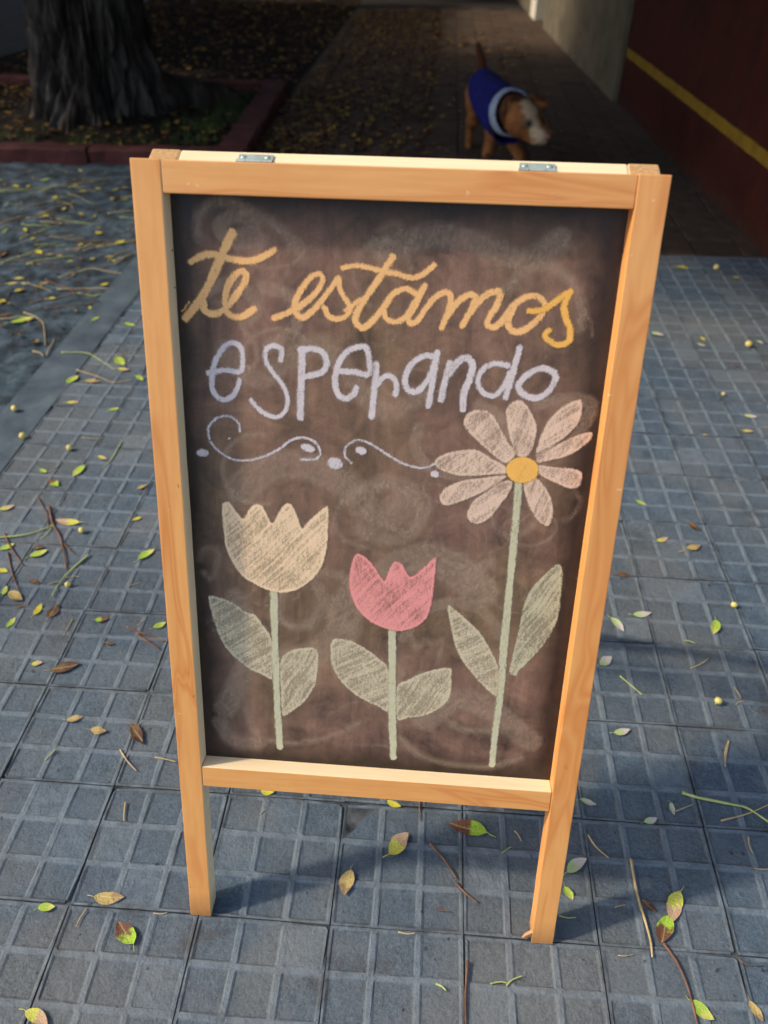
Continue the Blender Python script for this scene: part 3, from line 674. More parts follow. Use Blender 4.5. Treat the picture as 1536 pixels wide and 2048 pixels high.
# scroll ornament with dots
chalk('chalk_scroll', 'white', [(5.5, ['C', (355, 245), (345, 195), (290, 155), (220, 165), (170, 220), (180, 300), (230, 360), (310, 408), (400, 415), (500, 392), (590, 345), (660, 295), (730, 280), (800, 310), (830, 370), (800, 408), (715, 410)])])
chalk('chalk_scroll', 'white', [(5, ['C', (1015, 430), (975, 390), (985, 330), (1050, 295), (1120, 315), (1210, 370), (1310, 430), (1400, 458), (1460, 455), (1505, 435)])])
def ell(cx, cy, rx, ry, rot=0, n=14):
    return [(cx+rx*math.cos(t)*math.cos(rot)-ry*math.sin(t)*math.sin(rot), cy+rx*math.cos(t)*math.sin(rot)+ry*math.sin(t)*math.cos(rot)) for t in [2*math.pi*k/n for k in range(n)]]
for e in ((135, 370, 37, 24, 0), (755, 342, 46, 24, .35), (917, 432, 48, 36, .3), (1070, 358, 36, 24, .3), (1505, 495, 28, 23, 0), (293, 285, 12, 8, -.5)):
    chalk('chalk_dot', 'white', polys=[['C']+ell(*e)], lift=.0006)
def flower(lbl, head, headmat, stem, wst, leaves, leafmat, extra=()):
    st = chalk('chalk_stem', 'green', [(wst, stem)], lift=.0005)
    for lf in leaves: chalk('chalk_leaf', leafmat if not isinstance(lf, tuple) else lf[1], polys=[lf if not isinstance(lf, tuple) else lf[0]], lift=.0003)
    for h in head: chalk('chalk_petal' if len(head) > 1 else 'chalk_tulip', headmat, polys=[h], lift=.00065, label=lbl)
flower('cream chalk tulip head', [['C', (247, 690), (265, 660), (295, 662), (335, 715), (375, 757), (405, 705), (440, 674), (480, 677), (515, 730), (545, 782), (580, 725), (620, 672), (663, 677), (695, 745), (722, 812), (770, 760), (855, 692), (878, 700), (876, 850), (860, 980), (830, 1060), (770, 1130), (690, 1180), (610, 1198), (540, 1188), (450, 1150), (370, 1100), (310, 1020), (272, 930), (258, 840)]], 'cream',
       ['D', (645, 400), (650, 700), (668, 1200), (690, 1588)], 13.5,
       [['D', (140, 437), (200, 432), (330, 480), (430, 550), (500, 572), (560, 650), (620, 735), (640, 860), (635, 1062), (560, 1038), (450, 985), (320, 880), (240, 770), (190, 640), (160, 540)],
        ['D', (692, 930), (770, 850), (860, 827), (958, 828), (988, 880), (983, 1000), (958, 1120), (880, 1240), (780, 1318), (712, 1350), (697, 1200)]], 'leafg')
flower('pink chalk tulip head', [['E', (152, 220), (165, 130), (190, 72), (240, 87), (290, 140), (330, 202), (345, 206), (370, 142), (400, 110), (440, 132), (480, 192), (540, 150), (600, 97), (616, 104), (604, 250), (588, 350), (560, 420), (500, 463), (420, 483), (340, 468), (260, 428), (200, 368), (165, 300)]], 'pink',
       ['E', (382, 487), (382, 700), (383, 950), (388, 1150)], 14.5,
       [['E', (66, 527), (150, 527), (240, 572), (320, 632), (363, 692), (368, 898), (300, 878), (200, 828), (110, 748), (62, 660), (55, 590)],
        ['E', (405, 780), (470, 737), (560, 697), (686, 675), (698, 730), (688, 830), (638, 888), (560, 928), (470, 943), (405, 943)]], 'leafg')
PET = [[(332, 250), (370, 172), (480, 147), (560, 192), (620, 290), (680, 400), (740, 490), (655, 565), (560, 500), (450, 400), (370, 320)],
       [(667, 130), (740, 77), (800, 92), (860, 180), (898, 270), (880, 400), (830, 505), (745, 505), (692, 380), (662, 230)],
       [(900, 430), (950, 290), (1020, 190), (1120, 110), (1220, 72), (1248, 110), (1238, 200), (1190, 290), (1080, 390), (950, 490), (890, 520)],
       [(900, 505), (1000, 445), (1180, 355), (1315, 322), (1308, 380), (1220, 458), (1100, 518), (940, 553), (900, 560)],
       [(905, 575), (1050, 592), (1180, 602), (1243, 642), (1228, 730), (1160, 758), (1050, 718), (925, 655)],
       [(795, 710), (880, 665), (950, 730), (1010, 830), (1020, 940), (998, 1033), (940, 1033), (880, 968), (820, 850)],
       [(705, 700), (690, 780), (620, 880), (540, 978), (450, 1028), (382, 1008), (362, 940), (420, 840), (520, 770), (620, 700)],
       [(670, 655), (600, 720), (480, 788), (340, 848), (200, 887), (147, 830), (190, 752), (330, 692), (480, 672), (580, 655)],
       [(655, 580), (560, 528), (450, 462), (330, 457), (180, 492), (112, 545), (150, 608), (270, 653), (400, 660), (560, 652), (660, 645)]]
flower('blush chalk petal of the daisy', [['F']+p for p in PET], 'petal', ['F', (757, 722), (735, 1000), 'E', (1010, 180), (990, 400), (972, 580), (958, 800), (930, 1000), (910, 1190)], 14.5,
       [['E', (675, 352), (710, 362), (790, 432), (850, 492), (900, 572), (938, 650), (953, 720), (940, 828), (870, 778), (790, 690), (730, 600), (700, 500)],
        (['E', (1247, 132), (1283, 157), (1278, 260), (1263, 400), (1210, 518), (1130, 618), (1060, 688), (1038, 718), (1003, 703), (1012, 640), (1050, 480), (1080, 340), (1130, 242)], 'leafo')], 'leafg')
chalk('chalk_flower_centre', 'amber', polys=[['F']+ell(785, 612, 128, 103)], lift=.0008, label='amber chalk centre of the daisy')

# ------------------------------------------------------------------ dog in a blue coat
dog = empty('dog', (.82, 4.1, 0)); tag(dog, 'tan and white dog in a blue coat walking on the dark footpath', 'dog')
def loft_bm(bm, pts, rad, seg=14):
    pts = [Vector(p) for p in catmull(pts, 5)]; n = len(pts); k = len(rad)
    rr = [np.interp(i/(n-1), np.linspace(0, 1, k), rad) for i in range(n)]
    a = (pts[0]-pts[1]).normalized(); b = (pts[-1]-pts[-2]).normalized()
    P = [pts[0]+a*rr[0]*.9, pts[0]+a*rr[0]*.55]+pts+[pts[-1]+b*rr[-1]*.55, pts[-1]+b*rr[-1]*.9]; Q = [rr[0]*.25, rr[0]*.8]+rr+[rr[-1]*.8, rr[-1]*.25]
    V, F = tube(P, Q, seg); vs = [bm.verts.new(v) for v in V]
    for f in F: bm.faces.new([vs[i] for i in f])
bm = bmesh.new()
loft_bm(bm, [(.735, 4.43, .315), (.755, 4.27, .30), (.79, 4.08, .295), (.83, 3.95, .295)], [.078, .080, .095, .09])
loft_bm(bm, [(.82, 3.97, .30), (.86, 3.87, .312), (.90, 3.79, .305)], [.085, .08, .078])
loft_bm(bm, [(.885, 3.80, .312), (.915, 3.755, .296), (.945, 3.735, .278)], [.086, .090, .072])
loft_bm(bm, [(.945, 3.735, .266), (.985, 3.705, .246), (1.0, 3.695, .238)], [.060, .052, .046])
for s in (0, 1):   # ears: folded flaps
    b0 = [(.845, 3.78, .372), (.955, 3.80, .376)][s]; t0 = [(.812, 3.74, .340), (1.005, 3.79, .362)][s]
    loft_bm(bm, [b0, t0], [.034, .024], 8)
for x0, y0, x1, y1 in ((.775, 3.97, .758, 3.90), (.885, 3.95, .928, 3.87)):   # front legs
    loft_bm(bm, [(x0, y0, .26), (x0, y0+.01, .16), (x1, y1+.02, .09), (x1, y1, .022)], [.046, .036, .027, .024], 10)
    loft_bm(bm, [(x1, y1, .022), (x1+.004, y1-.035, .018)], [.026, .021], 10)
for x0, x1, k in ((.69, .675, 0), (.79, .80, .05)):   # hind legs: knee forward, hock back
    loft_bm(bm, [(x0, 4.42+k, .29), (x0, 4.35+k, .19), (x1, 4.45+k, .11), (x1, 4.43+k, .022)], [.062, .046, .026, .022], 10)
    loft_bm(bm, [(x1, 4.43+k, .02), (x1, 4.39+k, .017)], [.024, .02], 10)
loft_bm(bm, [(.73, 4.50, .35), (.715, 4.55, .42), (.69, 4.57, .50)], [.032, .026, .018], 8)
tmp = bpy.data.objects.new('tmp', bm2me(bm, 'tmp')); COL.objects.link(tmp)
md = tmp.modifiers.new('r', 'REMESH'); md.mode = 'VOXEL'; md.voxel_size = .008
md = tmp.modifiers.new('s', 'SMOOTH'); md.iterations = 5; md.factor = .5
dg = bpy.context.evaluated_depsgraph_get(); me = bpy.data.meshes.new_from_object(tmp.evaluated_get(dg)); bpy.data.objects.remove(tmp)
me.polygons.foreach_set('use_smooth', [True]*len(me.polygons)); me.name = 'body'
a = me.attributes.new('fur', 'FLOAT_COLOR', 'POINT'); cols = []
tan, wht, drk = lin(142, 90, 48), lin(200, 176, 144), lin(84, 48, 28)
bl = [Vector((.915, 3.735, .39)), Vector((.945, 3.67, .31)), Vector((1.0, 3.65, .235))]
for v in me.vertices:
    c = v.co; d = min(((c-(bl[i].lerp(bl[i+1], max(0, min(1, (c-bl[i]).dot(bl[i+1]-bl[i])/(bl[i+1]-bl[i]).length_squared))))).length for i in (0, 1)))
    n_ = mnoise.noise(c*30)*.016
    wgt = max(0, min(1, ((.040 if c.y < 3.9 else 0)-d+n_)/.018)); k = max(0, min(1, (.06-(c-Vector((1.0, 3.695, .215))).length)/.02)); wgt = max(wgt, k)
    wgt *= .8+.2*mnoise.noise(c*60)
    eyd = min((c-Vector((.930, 3.668, .300))).length, (c-Vector((.996, 3.715, .300))).length); mo = (c-Vector((.995, 3.685, .200))).length
    ear = (c.z > .378 or c.x < .825) and c.y < 3.9; base = drk if (ear or c.y > 4.46) else tan
    dk = max(0, min(1, (.030-eyd)/.014), min(1, (.030-mo)/.012))*.75; tn = 1+.35*mnoise.noise(c*17)
    cols += [(base[i]*(1-wgt)+wht[i]*wgt)*(1-dk)*tn for i in range(3)]+[1]
a.data.foreach_set('color', cols)
m = NT('short_fur'); at = m.n('Attribute', attribute_name='fur').outputs['Color']; co = m.coord('Object')
m.bsdf(m.mix(m.math('MULTIPLY', m.noise(co, 160, 4), .35), at, lin(70, 44, 26)), .8, m.bump(m.noise(co, 300, 3), .4, .002), .2); M['fur'] = m.m
body = link('body', me, M['fur'], dog)
g = np.random.default_rng(4); nv = len(me.vertices); pick = g.integers(0, nv, 15000); V = []; F = []; FC = []
for i in pick:
    v = me.vertices[i]; c = v.co; nrm = v.normal; back = (Vector((-.05, .2, -.06)) if c.y < 3.9 else Vector((0, .12, -.15))).normalized()
    t = (back-nrm*back.dot(nrm))*.9+nrm*.45+Vector(g.normal(size=3))*.22; t.normalize(); L = g.uniform(.008, .017); sd_ = t.cross(nrm); 
    if sd_.length < 1e-4: continue
    sd_.normalize(); b = len(V); V += [c-sd_*.0011, c+sd_*.0011, c+t*L]; F.append((b, b+1, b+2)); k_ = g.uniform(.6, 1.25); FC += [cols[4*i]*k_, cols[4*i+1]*k_, cols[4*i+2]*k_, 1]*3
fm = pyme('fur', V, F); a2 = fm.attributes.new('fur', 'FLOAT_COLOR', 'POINT'); a2.data.foreach_set('color', FC)
tag(link('fur', fm, M['fur'], dog), kind='stuff')
m = NT('dog_eye'); m.bsdf(lin(16, 12, 10), .1, None, .6); M['eye'] = m.m
m = NT('dog_nose'); m.bsdf(lin(120, 72, 66), .4, None, .5); M['nose'] = m.m
for p, r_, nm, mt in (((.930, 3.668, .300), .009, 'eye', 'eye'), ((.996, 3.715, .300), .009, 'eye', 'eye'), ((1.032, 3.672, .244), .019, 'nose', 'nose')):
    bm = bmesh.new(); bmesh.ops.create_uvsphere(bm, u_segments=14, v_segments=8, radius=r_); link(nm, bm2me(bm, nm, True), M[mt], dog, Matrix.Translation(p))
# coat: a shell round the trunk with a belly strap edge, white fleece collar
def ring(c, d, rx, rz, n=28, flare=0.0):
    d = Vector(d).normalized(); s = d.cross(Vector((0, 0, 1))).normalized(); u = s.cross(d); out = []
    for k in range(n):
        t = 2*math.pi*k/n; out.append(Vector(c)+s*math.cos(t)*rx+u*math.sin(t)*rz+d*flare*max(0, -math.sin(t)))
    return out
def shell(name, rings, mat, th, parent=dog):
    n = len(rings[0]); V = [v for r_ in rings for v in r_]; F = []
    for i in range(len(rings)-1):
        for k in range(n): F.append((i*n+k, i*n+(k+1) % n, (i+1)*n+(k+1) % n, (i+1)*n+k))
    V = [v+Vector((mnoise.noise(v*14), mnoise.noise(v*14+Vector((5, 0, 0))), mnoise.noise(v*14+Vector((0, 7, 0)))))*.007+Vector((0, 0, 1))*.006*mnoise.noise(v*38) for v in V]
    o = link(name, pyme(name, V, F, True), mat, parent); md = o.modifiers.new('s', 'SOLIDIFY'); md.thickness = th; md.offset = 1
    md = o.modifiers.new('u', 'SUBSURF'); md.levels = md.render_levels = 1; return o
M['blue'] = mat_simple('blue_coat_cloth', [(0.3, lin(14, 16, 70)), (0.7, lin(26, 30, 112))], 16, .85, .5, 140, .2)
M['fleece'] = mat_simple('white_fleece', [(0.3, lin(118, 128, 146)), (0.7, lin(160, 168, 182))], 60, .95, .8, 160, .1)
coat = shell('coat', [ring((.728, 4.49, .322), (-.03, .2, .02), .070, .072), ring((.735, 4.42, .316), (-.03, .2, .02), .094, .094), ring((.755, 4.27, .305), (-.03, .2, .01), .097, .098), ring((.79, 4.08, .297), (-.04, .2, 0), .110, .112), ring((.825, 3.94, .293), (-.05, .2, 0), .110, .120), ring((.845, 3.87, .282), (-.07, .2, -.05), .104, .125, flare=-.02)], M['blue'], .006)
shell('collar', [ring((.842, 3.885, .306), (-.07, .2, -.03), .102, .106), ring((.858, 3.855, .308), (-.08, .2, -.05), .100, .102), ring((.866, 3.842, .309), (-.09, .2, -.06), .095, .097)], M['fleece'], .012, coat)

# ------------------------------------------------------------------ fallen leaves, twigs and berries
def leaf_mesh(seed):
    r_ = random.Random(seed); n = 9; V = []; F = []; curl = r_.uniform(.05, .30); cup = r_.uniform(.1, .5); tw = r_.uniform(-.25, .25); wd = r_.uniform(.17, .25)
    for i in range(n+1):
        t = i/n; wv = wd*(math.sin(math.pi*t**.85)**.8)*(1+r_.uniform(-.06, .06)) if 0 < i < n else .004
        for k in (-1, -.5, 0, .5, 1):
            y = k*wv; V.append((t, y+.05*math.sin(t*3+seed), .03+curl*(t-.5)**2*1.2+cup*abs(k)*wv*.8+tw*y*(t-.4)+r_.uniform(-.008, .008)))
    zmin = min(v[2] for v in V); V = [(x, y, z-zmin+.012) for x, y, z in V]
    for i in range(n):
        for k in range(4): a = i*5+k; F.append((a, a+5, a+6, a+1))
    sv, sf = tube([(-.22-.05*r_.random(), r_.uniform(-.06, .06), .02), (-.1, 0, .03), (.02, .05*math.sin(seed), V[2][2])], .011, 5); b = len(V); V += [tuple(v) for v in sv]; F += [tuple(i+b for i in f) for f in sf]
    return pyme('leaf', V, F, True)
LM = [leaf_mesh(k) for k in range(12)]
def mat_leaf(name, a, b, split=.55):
    m = NT(name); src = m.n('TexCoord').outputs['Object']; co = m.coord(src=src); s = m.n('SeparateXYZ'); m.l(src, s.inputs[0]); rn = m.rnd()
    o_ = m.n('CombineXYZ'); m.put(o_.inputs[0], m.math('MULTIPLY', rn, 50)); co = m.coord(src=src, loc=o_.outputs[0])
    f = m.mr(m.math('ADD', s.outputs[0], m.math('MULTIPLY', m.math('SUBTRACT', m.noise(co, 4, 4), .5), .9)), split-.08, split+.08)
    c = m.mix(f, a, b); vein = m.ramp(m.math('ABSOLUTE', s.outputs[1]), [(0.0, BW(.35)), (0.03, BW(0))])
    c = m.mix(vein, c, lin(214, 206, 140)); c = m.mix(m.ramp(m.noise(co, 14, 4), [(0.55, BW(0)), (0.75, BW(.6))]), c, tuple(k*.45 for k in b[:3])+(1,))
    p = m.bsdf(c, .5, m.bump(m.noise(co, 20, 4), .4, .02), .4); m.l(c, p.inputs['Base Color'])
    return m.m
LF = {'y': mat_leaf('yellow_leaf', lin(206, 190, 52), lin(190, 176, 58), .8), 'g': mat_leaf('lime_leaf', lin(160, 186, 60), lin(196, 196, 96), .6), 't': mat_leaf('tan_leaf', lin(186, 160, 96), lin(150, 120, 80), .6),
      'b': mat_leaf('brown_leaf', lin(112, 78, 46), lin(78, 48, 30), .5), 'm': mat_leaf('half_brown_leaf', lin(158, 190, 48), lin(112, 68, 44), .45), 'n': mat_leaf('yellow_tan_leaf', lin(204, 200, 76), lin(190, 154, 122), .5), 'p': mat_leaf('pale_leaf', lin(182, 196, 130), lin(196, 184, 172), .45)}
LN = {'y': 'yellow', 'g': 'lime green', 't': 'tan dried', 'b': 'brown curled', 'm': 'half green half brown', 'n': 'yellow and tan', 'p': 'pale greyish green'}
def spot_of(p):
    if p.x < -.30: return 'the tiles by the cement edging'
    if p.x < .17: return 'the tiles between board and edging'
    if p.x < .76 and p.y < .02: return "the tiles before the board's feet"
    if p.x < .76: return "the tiles under the board's bottom rail"
    if p.y > 1.2: return 'the tiles towards the red wall'
    return "the open tiles beside the board's legs"
def put_leaf(p, q, ty, where='the grey ribbed tiles', label=None, k=None):
    d = q-p; L = max(d.length, .012); i = (hash((round(p.x, 3), round(p.y, 3))) if k is None else k) % 12
    Mw = Matrix.Translation((p.x, p.y, p.z)) @ Matrix.Rotation(math.atan2(d.y, d.x), 4, 'Z') @ Matrix.Diagonal((L, L*1.12, L*.8, 1))
    o = link('fallen_leaf', LM[i], world=Mw)
    if not LM[i].materials: LM[i].materials.append(LF['y'])
    o.material_slots[0].link = 'OBJECT'; o.material_slots[0].material = LF[ty]
    if where == 'the grey ribbed tiles': where = spot_of(p)
    if label: tag(o, label, 'leaf', 'fallen leaves')
    else: tag(o, '%s fallen leaf lying on %s' % (LN[ty], where), 'leaf', '%s leaves on %s' % (LN[ty], where))
    return o
LEAVES = """188.7 1792.6 248.8 1796.7 t|75 1818 110.7 1811.7 g|265 1891 238 1843 m|52 2022 95 2052 n|700.8 1740 689.4 1792 t|776 1708 819 1669 n|974 1669 896.8 1646.6 m|521 1583 549.5 1583 y|774 1601 802 1614.7 y|1133 1745 1174 1719.5 p|1130 1773 1144 1801.8 g|1160 1601 1193 1608.8 p|1226.5 1465 1261 1460 p|1288 1645 1313.5 1635.7 p|1339 1605.6 1350 1631 p|1362 1785 1340 1846 n|1334 1830 1323 1890 m|1283.5 1798.6 1312 1825.5 b|1381.6 2002.7 1429 2039 g|1500 2001 1524 2045 t|1265 1228.6 1303 1227 p|1220.5 1236.5 1249 1263.5 p|1430 1239.7 1428.4 1269.8 g|1198 1330 1225 1316 p|1312.5 1082.5 1336 1076 n|1373 1098 1400 1090.5 t|1377.6 1044 1400 1062 b|1231.6 1149 1263 1154 b|1273 1000 1292 1011 g|1350.5 534 1378 538.5 y|1466 553.8 1480.7 557 y|1394.6 687 1412 693 p|1402 674 1409 682 y|1512.5 682 1527 688 p|1465 730 1480 735 b|1488 831.7 1514.6 833.8 p|1484 861.5 1507 863.5 n|1302 667.7 1328 670.7 p|1404 869.7 1418 871.7 t|170.4 932 145 954 g|79.7 938.5 94 945 g|116 972.8 94 960.7 m|194.8 914 215.8 918.6 n|274.5 978.4 295.5 969.5 t|283 1036 263.4 1040 y|160.5 1044.8 110.7 1041.5 n|58.7 1113.4 95 1100 g|66 1095.7 88.5 1095.7 b|0 1100 28.8 1086.8 g|-6 1138 15.5 1145.5 y|15.5 1186 46.5 1199.7 t|4 1190 14 1172 g|66.4 1230.7 84 1207.5 y|97.4 1237 114 1208.6 b|11 1255 33 1236 g|190 1239.6 217 1239.6 m|276.7 1120 310 1100 g|306.6 1256 332 1244 g|210 1284 229 1289 b|0 1020 28.8 1010.5 n|63 1328 85.4 1326.4 n|102.5 1340 159 1330 b|133 1439 165.8 1435.7 t|181 1459.7 213.6 1461.4 t|262 1451 288 1487 b|136 768 154 751.5 g|169 763 199 765 t|132.8 804.7 157.7 806 n|217.4 821 239 816 g|234 715 249 731.6 g|235.7 738 259 740 n|270.5 751.5 287 761.5 g|247.3 648.6 272 652 g|60 1160 78 1170 b|30 1215 50 1212 b"""
for s in LEAVES.split('|'):
    a = s.split(); u0, v0, u1, v1 = map(float, a[:4]); put_leaf(ground(u0, v0), ground(u1, v1), a[4])
r3 = random.Random(11)
VLEAF = "184 640 198 632 g|20 642 68 633.7 g|199 567 217 563 y|28 578 48 572 y|22 367 38 370 y|226 381 236 376 y|0 464 12 462 g|106 398 115 392 y|60 478 70 474 y|132 520 146 517 y|190 465 205 460 y|230 600 244 602 n|160 662 176 658 g|70 500 84 506 y|240 396 256 394 y|52 372 60 368 y"
for s in VLEAF.split('|'):
    a = s.split(); u0, v0, u1, v1 = map(float, a[:4]); p = ground(u0, v0, .0); q = ground(u1, v1, .0); p.z = q.z = rough_h(p.x, p.y)+.004; put_leaf(p, q, a[4], 'the rough dirty verge')
for k in range(46):
    u, v = r3.uniform(-10, 262), r3.uniform(335, 640); p = ground(u, v)
    if p.x > -.74 or p.y > 3.85: continue
    p.z = rough_h(p.x, p.y)+.004; an = r3.uniform(0, 6.28); L = r3.uniform(.025, .055)
    put_leaf(p, p+Vector((math.cos(an)*L, math.sin(an)*L, 0)), r3.choice('yygntb'), 'the rough dirty verge')
TW = {'br': mat_simple('brown_twig', [(0.3, lin(84, 58, 44)), (0.7, lin(134, 98, 74))], 60, .85, .4, 200), 'ta': mat_simple('straw_twig', [(0.3, lin(160, 136, 92)), (0.7, lin(196, 172, 126))], 60, .8, .3, 200), 'gr': mat_simple('green_stalk', [(0.3, lin(150, 160, 84)), (0.7, lin(186, 190, 120))], 40, .7, .3, 200)}
TNM = {'br': 'brown bare twig', 'ta': 'straw coloured dry stalk', 'gr': 'pale green leaf stalk'}
def put_twig(pts, rad, ty, where='the grey ribbed tiles', zf=None):
    P = [Vector(p) for p in pts]
    if len(P) == 2: P = [P[0], P[0].lerp(P[1], .5)+Vector((r3.uniform(-.1, .1), r3.uniform(-.1, .1), 0))*(P[1]-P[0]).length, P[1]]
    C = [Vector(c) for c in catmull(P, 5)]
    for c in C: c.z = (zf(c.x, c.y)+.003 if zf else 0)+rad*.9
    if where == 'the grey ribbed tiles': where = spot_of(C[len(C)//2])
    V, F = tube(C, [rad*(1.15-.5*k/(len(C)-1))*r3.uniform(.85, 1.15) for k in range(len(C))], 6)
    o = link('fallen_twig', pyme('fallen_twig', V, F, True), TW[ty]); tag(o, '%s lying on %s' % (TNM[ty], where), 'twig', '%ss on %s' % (TNM[ty], where))
CR2 = {'1': (1100, 1400, 3.161), '2': (400, 1560, 2.194), '3': (0, 1500, 3.657), '4': (0, 850, 4.518), '6': (0, 320, 3.0125), '8': (1130, 1000, 3.15)}
TWIGS = """1 ta 2.2 510 1010 550 1230 600 1400 635 1530 645 1630|1 br 2.0 715 1540 800 1660 870 1820 935 2070|1 gr 2.6 835 590 930 620 1150 665 1250 690 1400 790|1 ta 1.4 1080 765 1250 720 1400 655|1 ta 1.0 775 710 905 660|1 ta 1.3 1130 260 1105 420|1 ta 1.5 240 855 290 930 370 1000|1 gr 1.1 60 1365 165 1375|1 ta .8 430 1615 530 1610|1 ta .8 410 1310 475 1295|1 ta .9 1290 1065 1390 1068|1 ta 1.2 1255 870 1280 970|1 br .8 1190 1635 1250 1675 1350 1680
2 br 1.9 1010 280 1075 355 1125 435|2 br 1.7 1120 450 1220 540|2 br 1.0 1035 565 1100 578|2 ta 1.1 870 668 945 672|2 br 1.8 1175 795 1165 930 1165 1090|2 gr 1.0 1275 895 1350 893|2 gr 1.2 1345 903 1415 860|2 gr 1.5 1035 895 1080 925|2 br 1.4 965 95 965 180|2 ta .8 265 150 285 130|2 ta 1.1 1380 225 1410 270|2 gr .9 1325 320 1365 293
3 ta 1.4 920 385 908 520|3 ta .9 635 1160 555 1295|3 ta .9 1125 1195 1225 1188|3 ta 1.4 880 0 930 80 1000 155|3 ta 1.2 1135 55 1290 88|3 gr 1.0 405 0 330 75
4 br 2.6 445 735 480 900 550 1030 605 1315|4 br 1.4 340 660 410 780 440 920|4 gr 1.8 -60 1025 200 1000 380 950 480 905|4 gr 1.2 480 905 365 1030|4 gr 1.9 810 1170 640 1320 540 1430 470 1550|4 br 1.8 70 1150 110 1330 170 1500|4 br 2.0 40 980 100 1110 210 1270|4 br 1.5 580 1075 680 1170|4 br 1.9 1145 1830 1300 1890 1490 1960|4 br 2.1 1235 1890 1350 1970 1450 2033|4 gr 1.5 1100 150 1010 310 930 385|4 ta 1.0 740 115 945 115|4 ta 1.0 530 370 440 430|4 ta 1.0 655 1755 575 1900|4 ta .9 1300 1765 1235 1820|4 ta .8 1160 1455 1265 1425|4 ta .8 590 1380 720 1370|4 ta .9 430 1445 535 1415|4 br 1.0 820 1440 890 1475|4 br .9 350 610 430 660
6 gr 1.6 370 1160 520 1165 600 1205 690 1265|6 ta 1.4 460 1265 600 1310 680 1340 800 1325|6 br 1.0 680 1120 780 1200|6 ta 1.1 680 1195 850 1120
8 ta 1.0 720 330 790 320|8 ta 1.1 790 1062 905 998|8 gr 1.3 345 1110 410 1165 485 1228|8 ta 1.2 1030 1515 1010 1680|8 ta 1.1 1065 1180 1110 1255|8 ta .9 1075 1290 1135 1265|8 gr 1.0 750 885 820 905"""
for s in TWIGS.replace('\n', '|').split('|'):
    a = s.split(); x0, y0, k = CR2[a[0]]; f = list(map(float, a[3:])); put_twig([ground(x0+f[i]/k, y0+f[i+1]/k) for i in range(0, len(f), 2)], float(a[2])*.001, a[1])
VTW = "ta 195 1140 260 1170|ta 320 1065 275 1165|gr 120 470 250 420 350 390|gr 0 610 150 560 355 480|ta 0 370 150 330|gr 0 190 340 155|gr 320 245 440 210|ta 230 320 450 240|ta 500 545 640 490|ta 650 600 790 530|br 270 705 460 810|ta 340 765 740 770|br 265 885 440 870 600 850|ta 0 945 150 935|gr 470 800 640 800|ta 140 910 250 960 265 1090|ta 350 690 560 640 820 690|br 0 860 60 780|ta 440 440 380 450"
for s in VTW.split('|'):
    a = s.split(); f = list(map(float, a[1:])); put_twig([ground(f[i]/3.0125, 320+f[i+1]/3.0125) for i in range(0, len(f), 2)], .0022, a[0], 'the rough dirty verge', rough_h)
for k in range(40):
    u, v = r3.uniform(-20, 255), r3.uniform(335, 620); p = ground(u, v)
    if p.x > -.78 or p.y > 3.8: continue
    an = r3.gauss(.35, .5); L = r3.uniform(.06, .28); put_twig([p, p+Vector((math.cos(an)*L, math.sin(an)*L, 0))], r3.uniform(.0012, .0024), r3.choice(['ta', 'ta', 'gr', 'br']), 'the rough dirty verge', rough_h)
m = NT('yellow_berry'); m.bsdf(m.ramp(m.noise(m.coord('Object'), 120, 3), [(0.35, lin(214, 180, 96)), (0.65, lin(206, 200, 120))]), .4, None, .4); M['berry'] = m.m
for k, (u, v, r_) in enumerate([(46.5, 876, 5.2), (137, 1172, 5), (164, 1064, 5), (140, 899, 5), (1435, 1405, 6), (1467, 1213, 5), (1432, 539, 4.5), (1496, 693, 5.2), (1446, 790, 3), (30, 821, 5)]):
    p = ground(u, v); r_ = r_*1.35*(p-Vector(CAM)).length/FPX*.85
    bm = bmesh.new(); bmesh.ops.create_uvsphere(bm, u_segments=16, v_segments=10, radius=r_)
    for q in bm.verts: q.co *= 1+.10*mnoise.noise(q.co*160+Vector((k, 0, 0))); q.co.z *= .92
    V, F = tube([(0, 0, r_*.85), (r_*.25, .0, r_*1.2)], r_*.12, 5); vs = [bm.verts.new(x) for x in V]
    for f in F: bm.faces.new([vs[i] for i in f])
    tag(link('fallen_berry', bm2me(bm, 'fallen_berry', True), M['berry'], world=Matrix.Translation((p.x, p.y, r_*.92-.001)) @ Matrix.Rotation(k*1.3, 4, 'Z') @ Matrix.Rotation(.8+k*.37, 4, 'X')), 'small round yellow berry fallen on the paving', 'berry', 'fallen yellow berries')

# ground litter and grass that nobody could count
def scatter(name, label, cat, mats, zones, size, seed, zfn=lambda x, y: 0):
    g = random.Random(seed); V = []; F = []; MI = []
    for (x0, x1, y0, y1, n) in zones:
        for _ in range(n):
            x, y = g.uniform(x0, x1), g.uniform(y0, y1)
            if (x+1.68)**2+(y-4.82)**2 < .2: continue
            L = size*g.uniform(.6, 1.4); an = g.uniform(0, 6.28); c, s = math.cos(an), math.sin(an); z = zfn(x, y)+.006; w_ = L*g.uniform(.2, .32); b = len(V); h = g.uniform(.05, .3)*L
            for (px, py, pz) in ((0, 0, h), (L*.35, -w_, 0), (L*.4, 0, h*.3), (L*.35, w_, h*.4), (L, 0, h)): V.append((x+px*c-py*s, y+px*s+py*c, z+pz))
            F += [(b, b+1, b+2), (b, b+2, b+3), (b+1, b+4, b+2), (b+2, b+4, b+3)]; MI += [g.randrange(len(mats))]*4
    me = pyme(name, V, F); [me.materials.append(m_) for m_ in mats]; me.polygons.foreach_set('material_index', MI)
    tag(link(name, me), label, cat, kind='stuff')
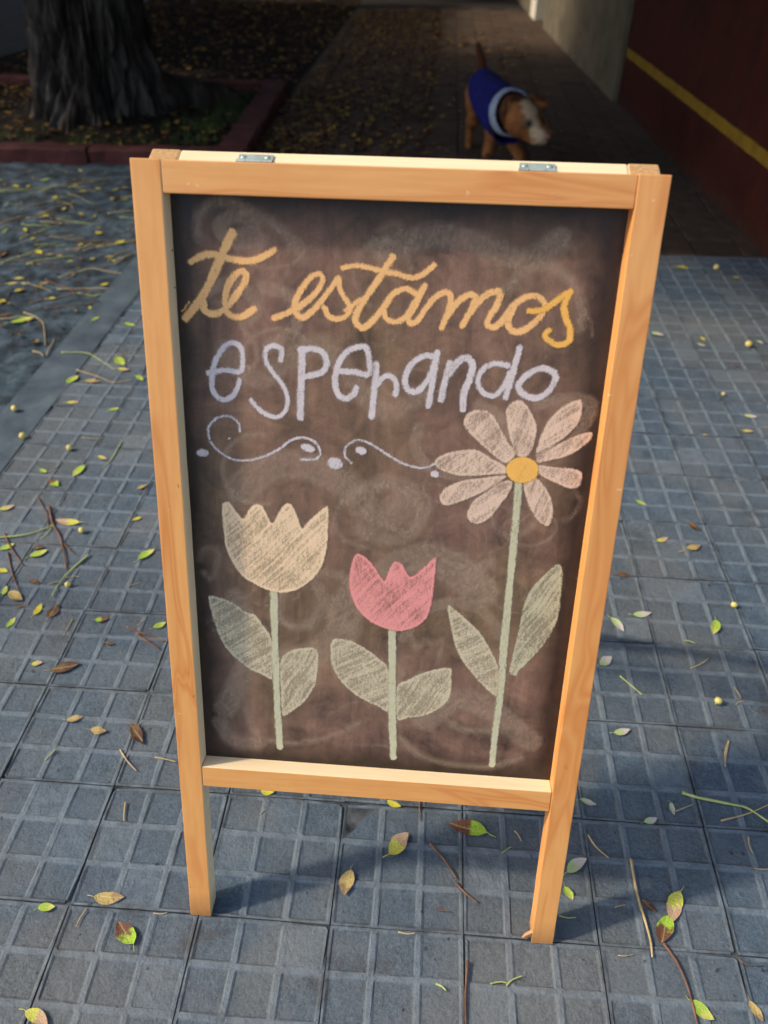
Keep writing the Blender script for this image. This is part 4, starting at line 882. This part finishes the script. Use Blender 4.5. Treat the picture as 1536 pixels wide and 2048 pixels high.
LM2 = [mat_simple('litter_'+n_, [(0.3, a), (0.7, b)], 9, .7) for n_, a, b in (('gold', lin(126, 94, 34), lin(160, 124, 46)), ('brown', lin(70, 46, 27), lin(98, 66, 38)), ('dark', lin(40, 28, 19), lin(58, 44, 28)), ('rust', lin(76, 48, 26), lin(104, 66, 34)))]
scatter('leaf_litter', 'thick brown and gold leaf litter drifted over the shaded footpath', 'leaf litter', LM2, [(-.55, .45, 4.2, 10.5, 2600), (.4, 1.3, 4.2, 9, 450), (-3.2, -.62, 5.95, 12, 2200), (-.54, -.15, 3.95, 6.0, 650)], .055, 3)
scatter('bed_litter', 'small yellow leaves scattered over the soil of the tree bed', 'leaf litter', LM2, [(-2.9, -.75, 4.02, 5.7, 900)], .045, 4, lambda x, y: .03+.08*math.exp(-((x+1.68)**2+(y-4.8)**2)/.28))
scatter('verge_litter', 'fine dark debris caught in hollows of the rough verge', 'debris', LM2, [(-1.9, -.76, 1.6, 3.84, 500), (-1.0, -.62, 3.3, 3.85, 260)], .022, 6, lambda x, y: rough_h(x, y))
g = random.Random(9); V = []; F = []
for _ in range(210):
    x, y = g.choice([(g.uniform(-2.6, -1.15), g.uniform(4.02, 4.35)), (g.uniform(-1.25, -.78), g.uniform(4.02, 5.0)), (g.uniform(-1.0, -.8), g.uniform(4.5, 5.6))])
    if (x+1.68)**2+(y-4.82)**2 < .2: continue
    for k in range(g.randint(5, 11)):
        an = g.uniform(0, 6.28); L = g.uniform(.03, .10); c, s = math.cos(an), math.sin(an); b = len(V); bx, by = x+g.uniform(-.03, .03), y+g.uniform(-.03, .03); w_ = .0025; ln = g.uniform(.2, .8)
        for t in (0, .5, 1): 
            X, Y, Z = bx+c*L*ln*t*t, by+s*L*ln*t*t, .02+L*t*(1-.25*t); V += [(X-s*w_*(1-t), Y+c*w_*(1-t), Z), (X+s*w_*(1-t), Y-c*w_*(1-t), Z)]
        F += [(b, b+1, b+3, b+2), (b+2, b+3, b+5, b+4)]
M['grass'] = mat_simple('bed_grass', [(0.3, lin(44, 64, 24)), (0.7, lin(84, 100, 40))], 5, .6)
tag(link('grass_tufts', pyme('grass_tufts', V, F), M['grass']), 'green grass tufts growing in the tree bed', 'grass', kind='stuff')
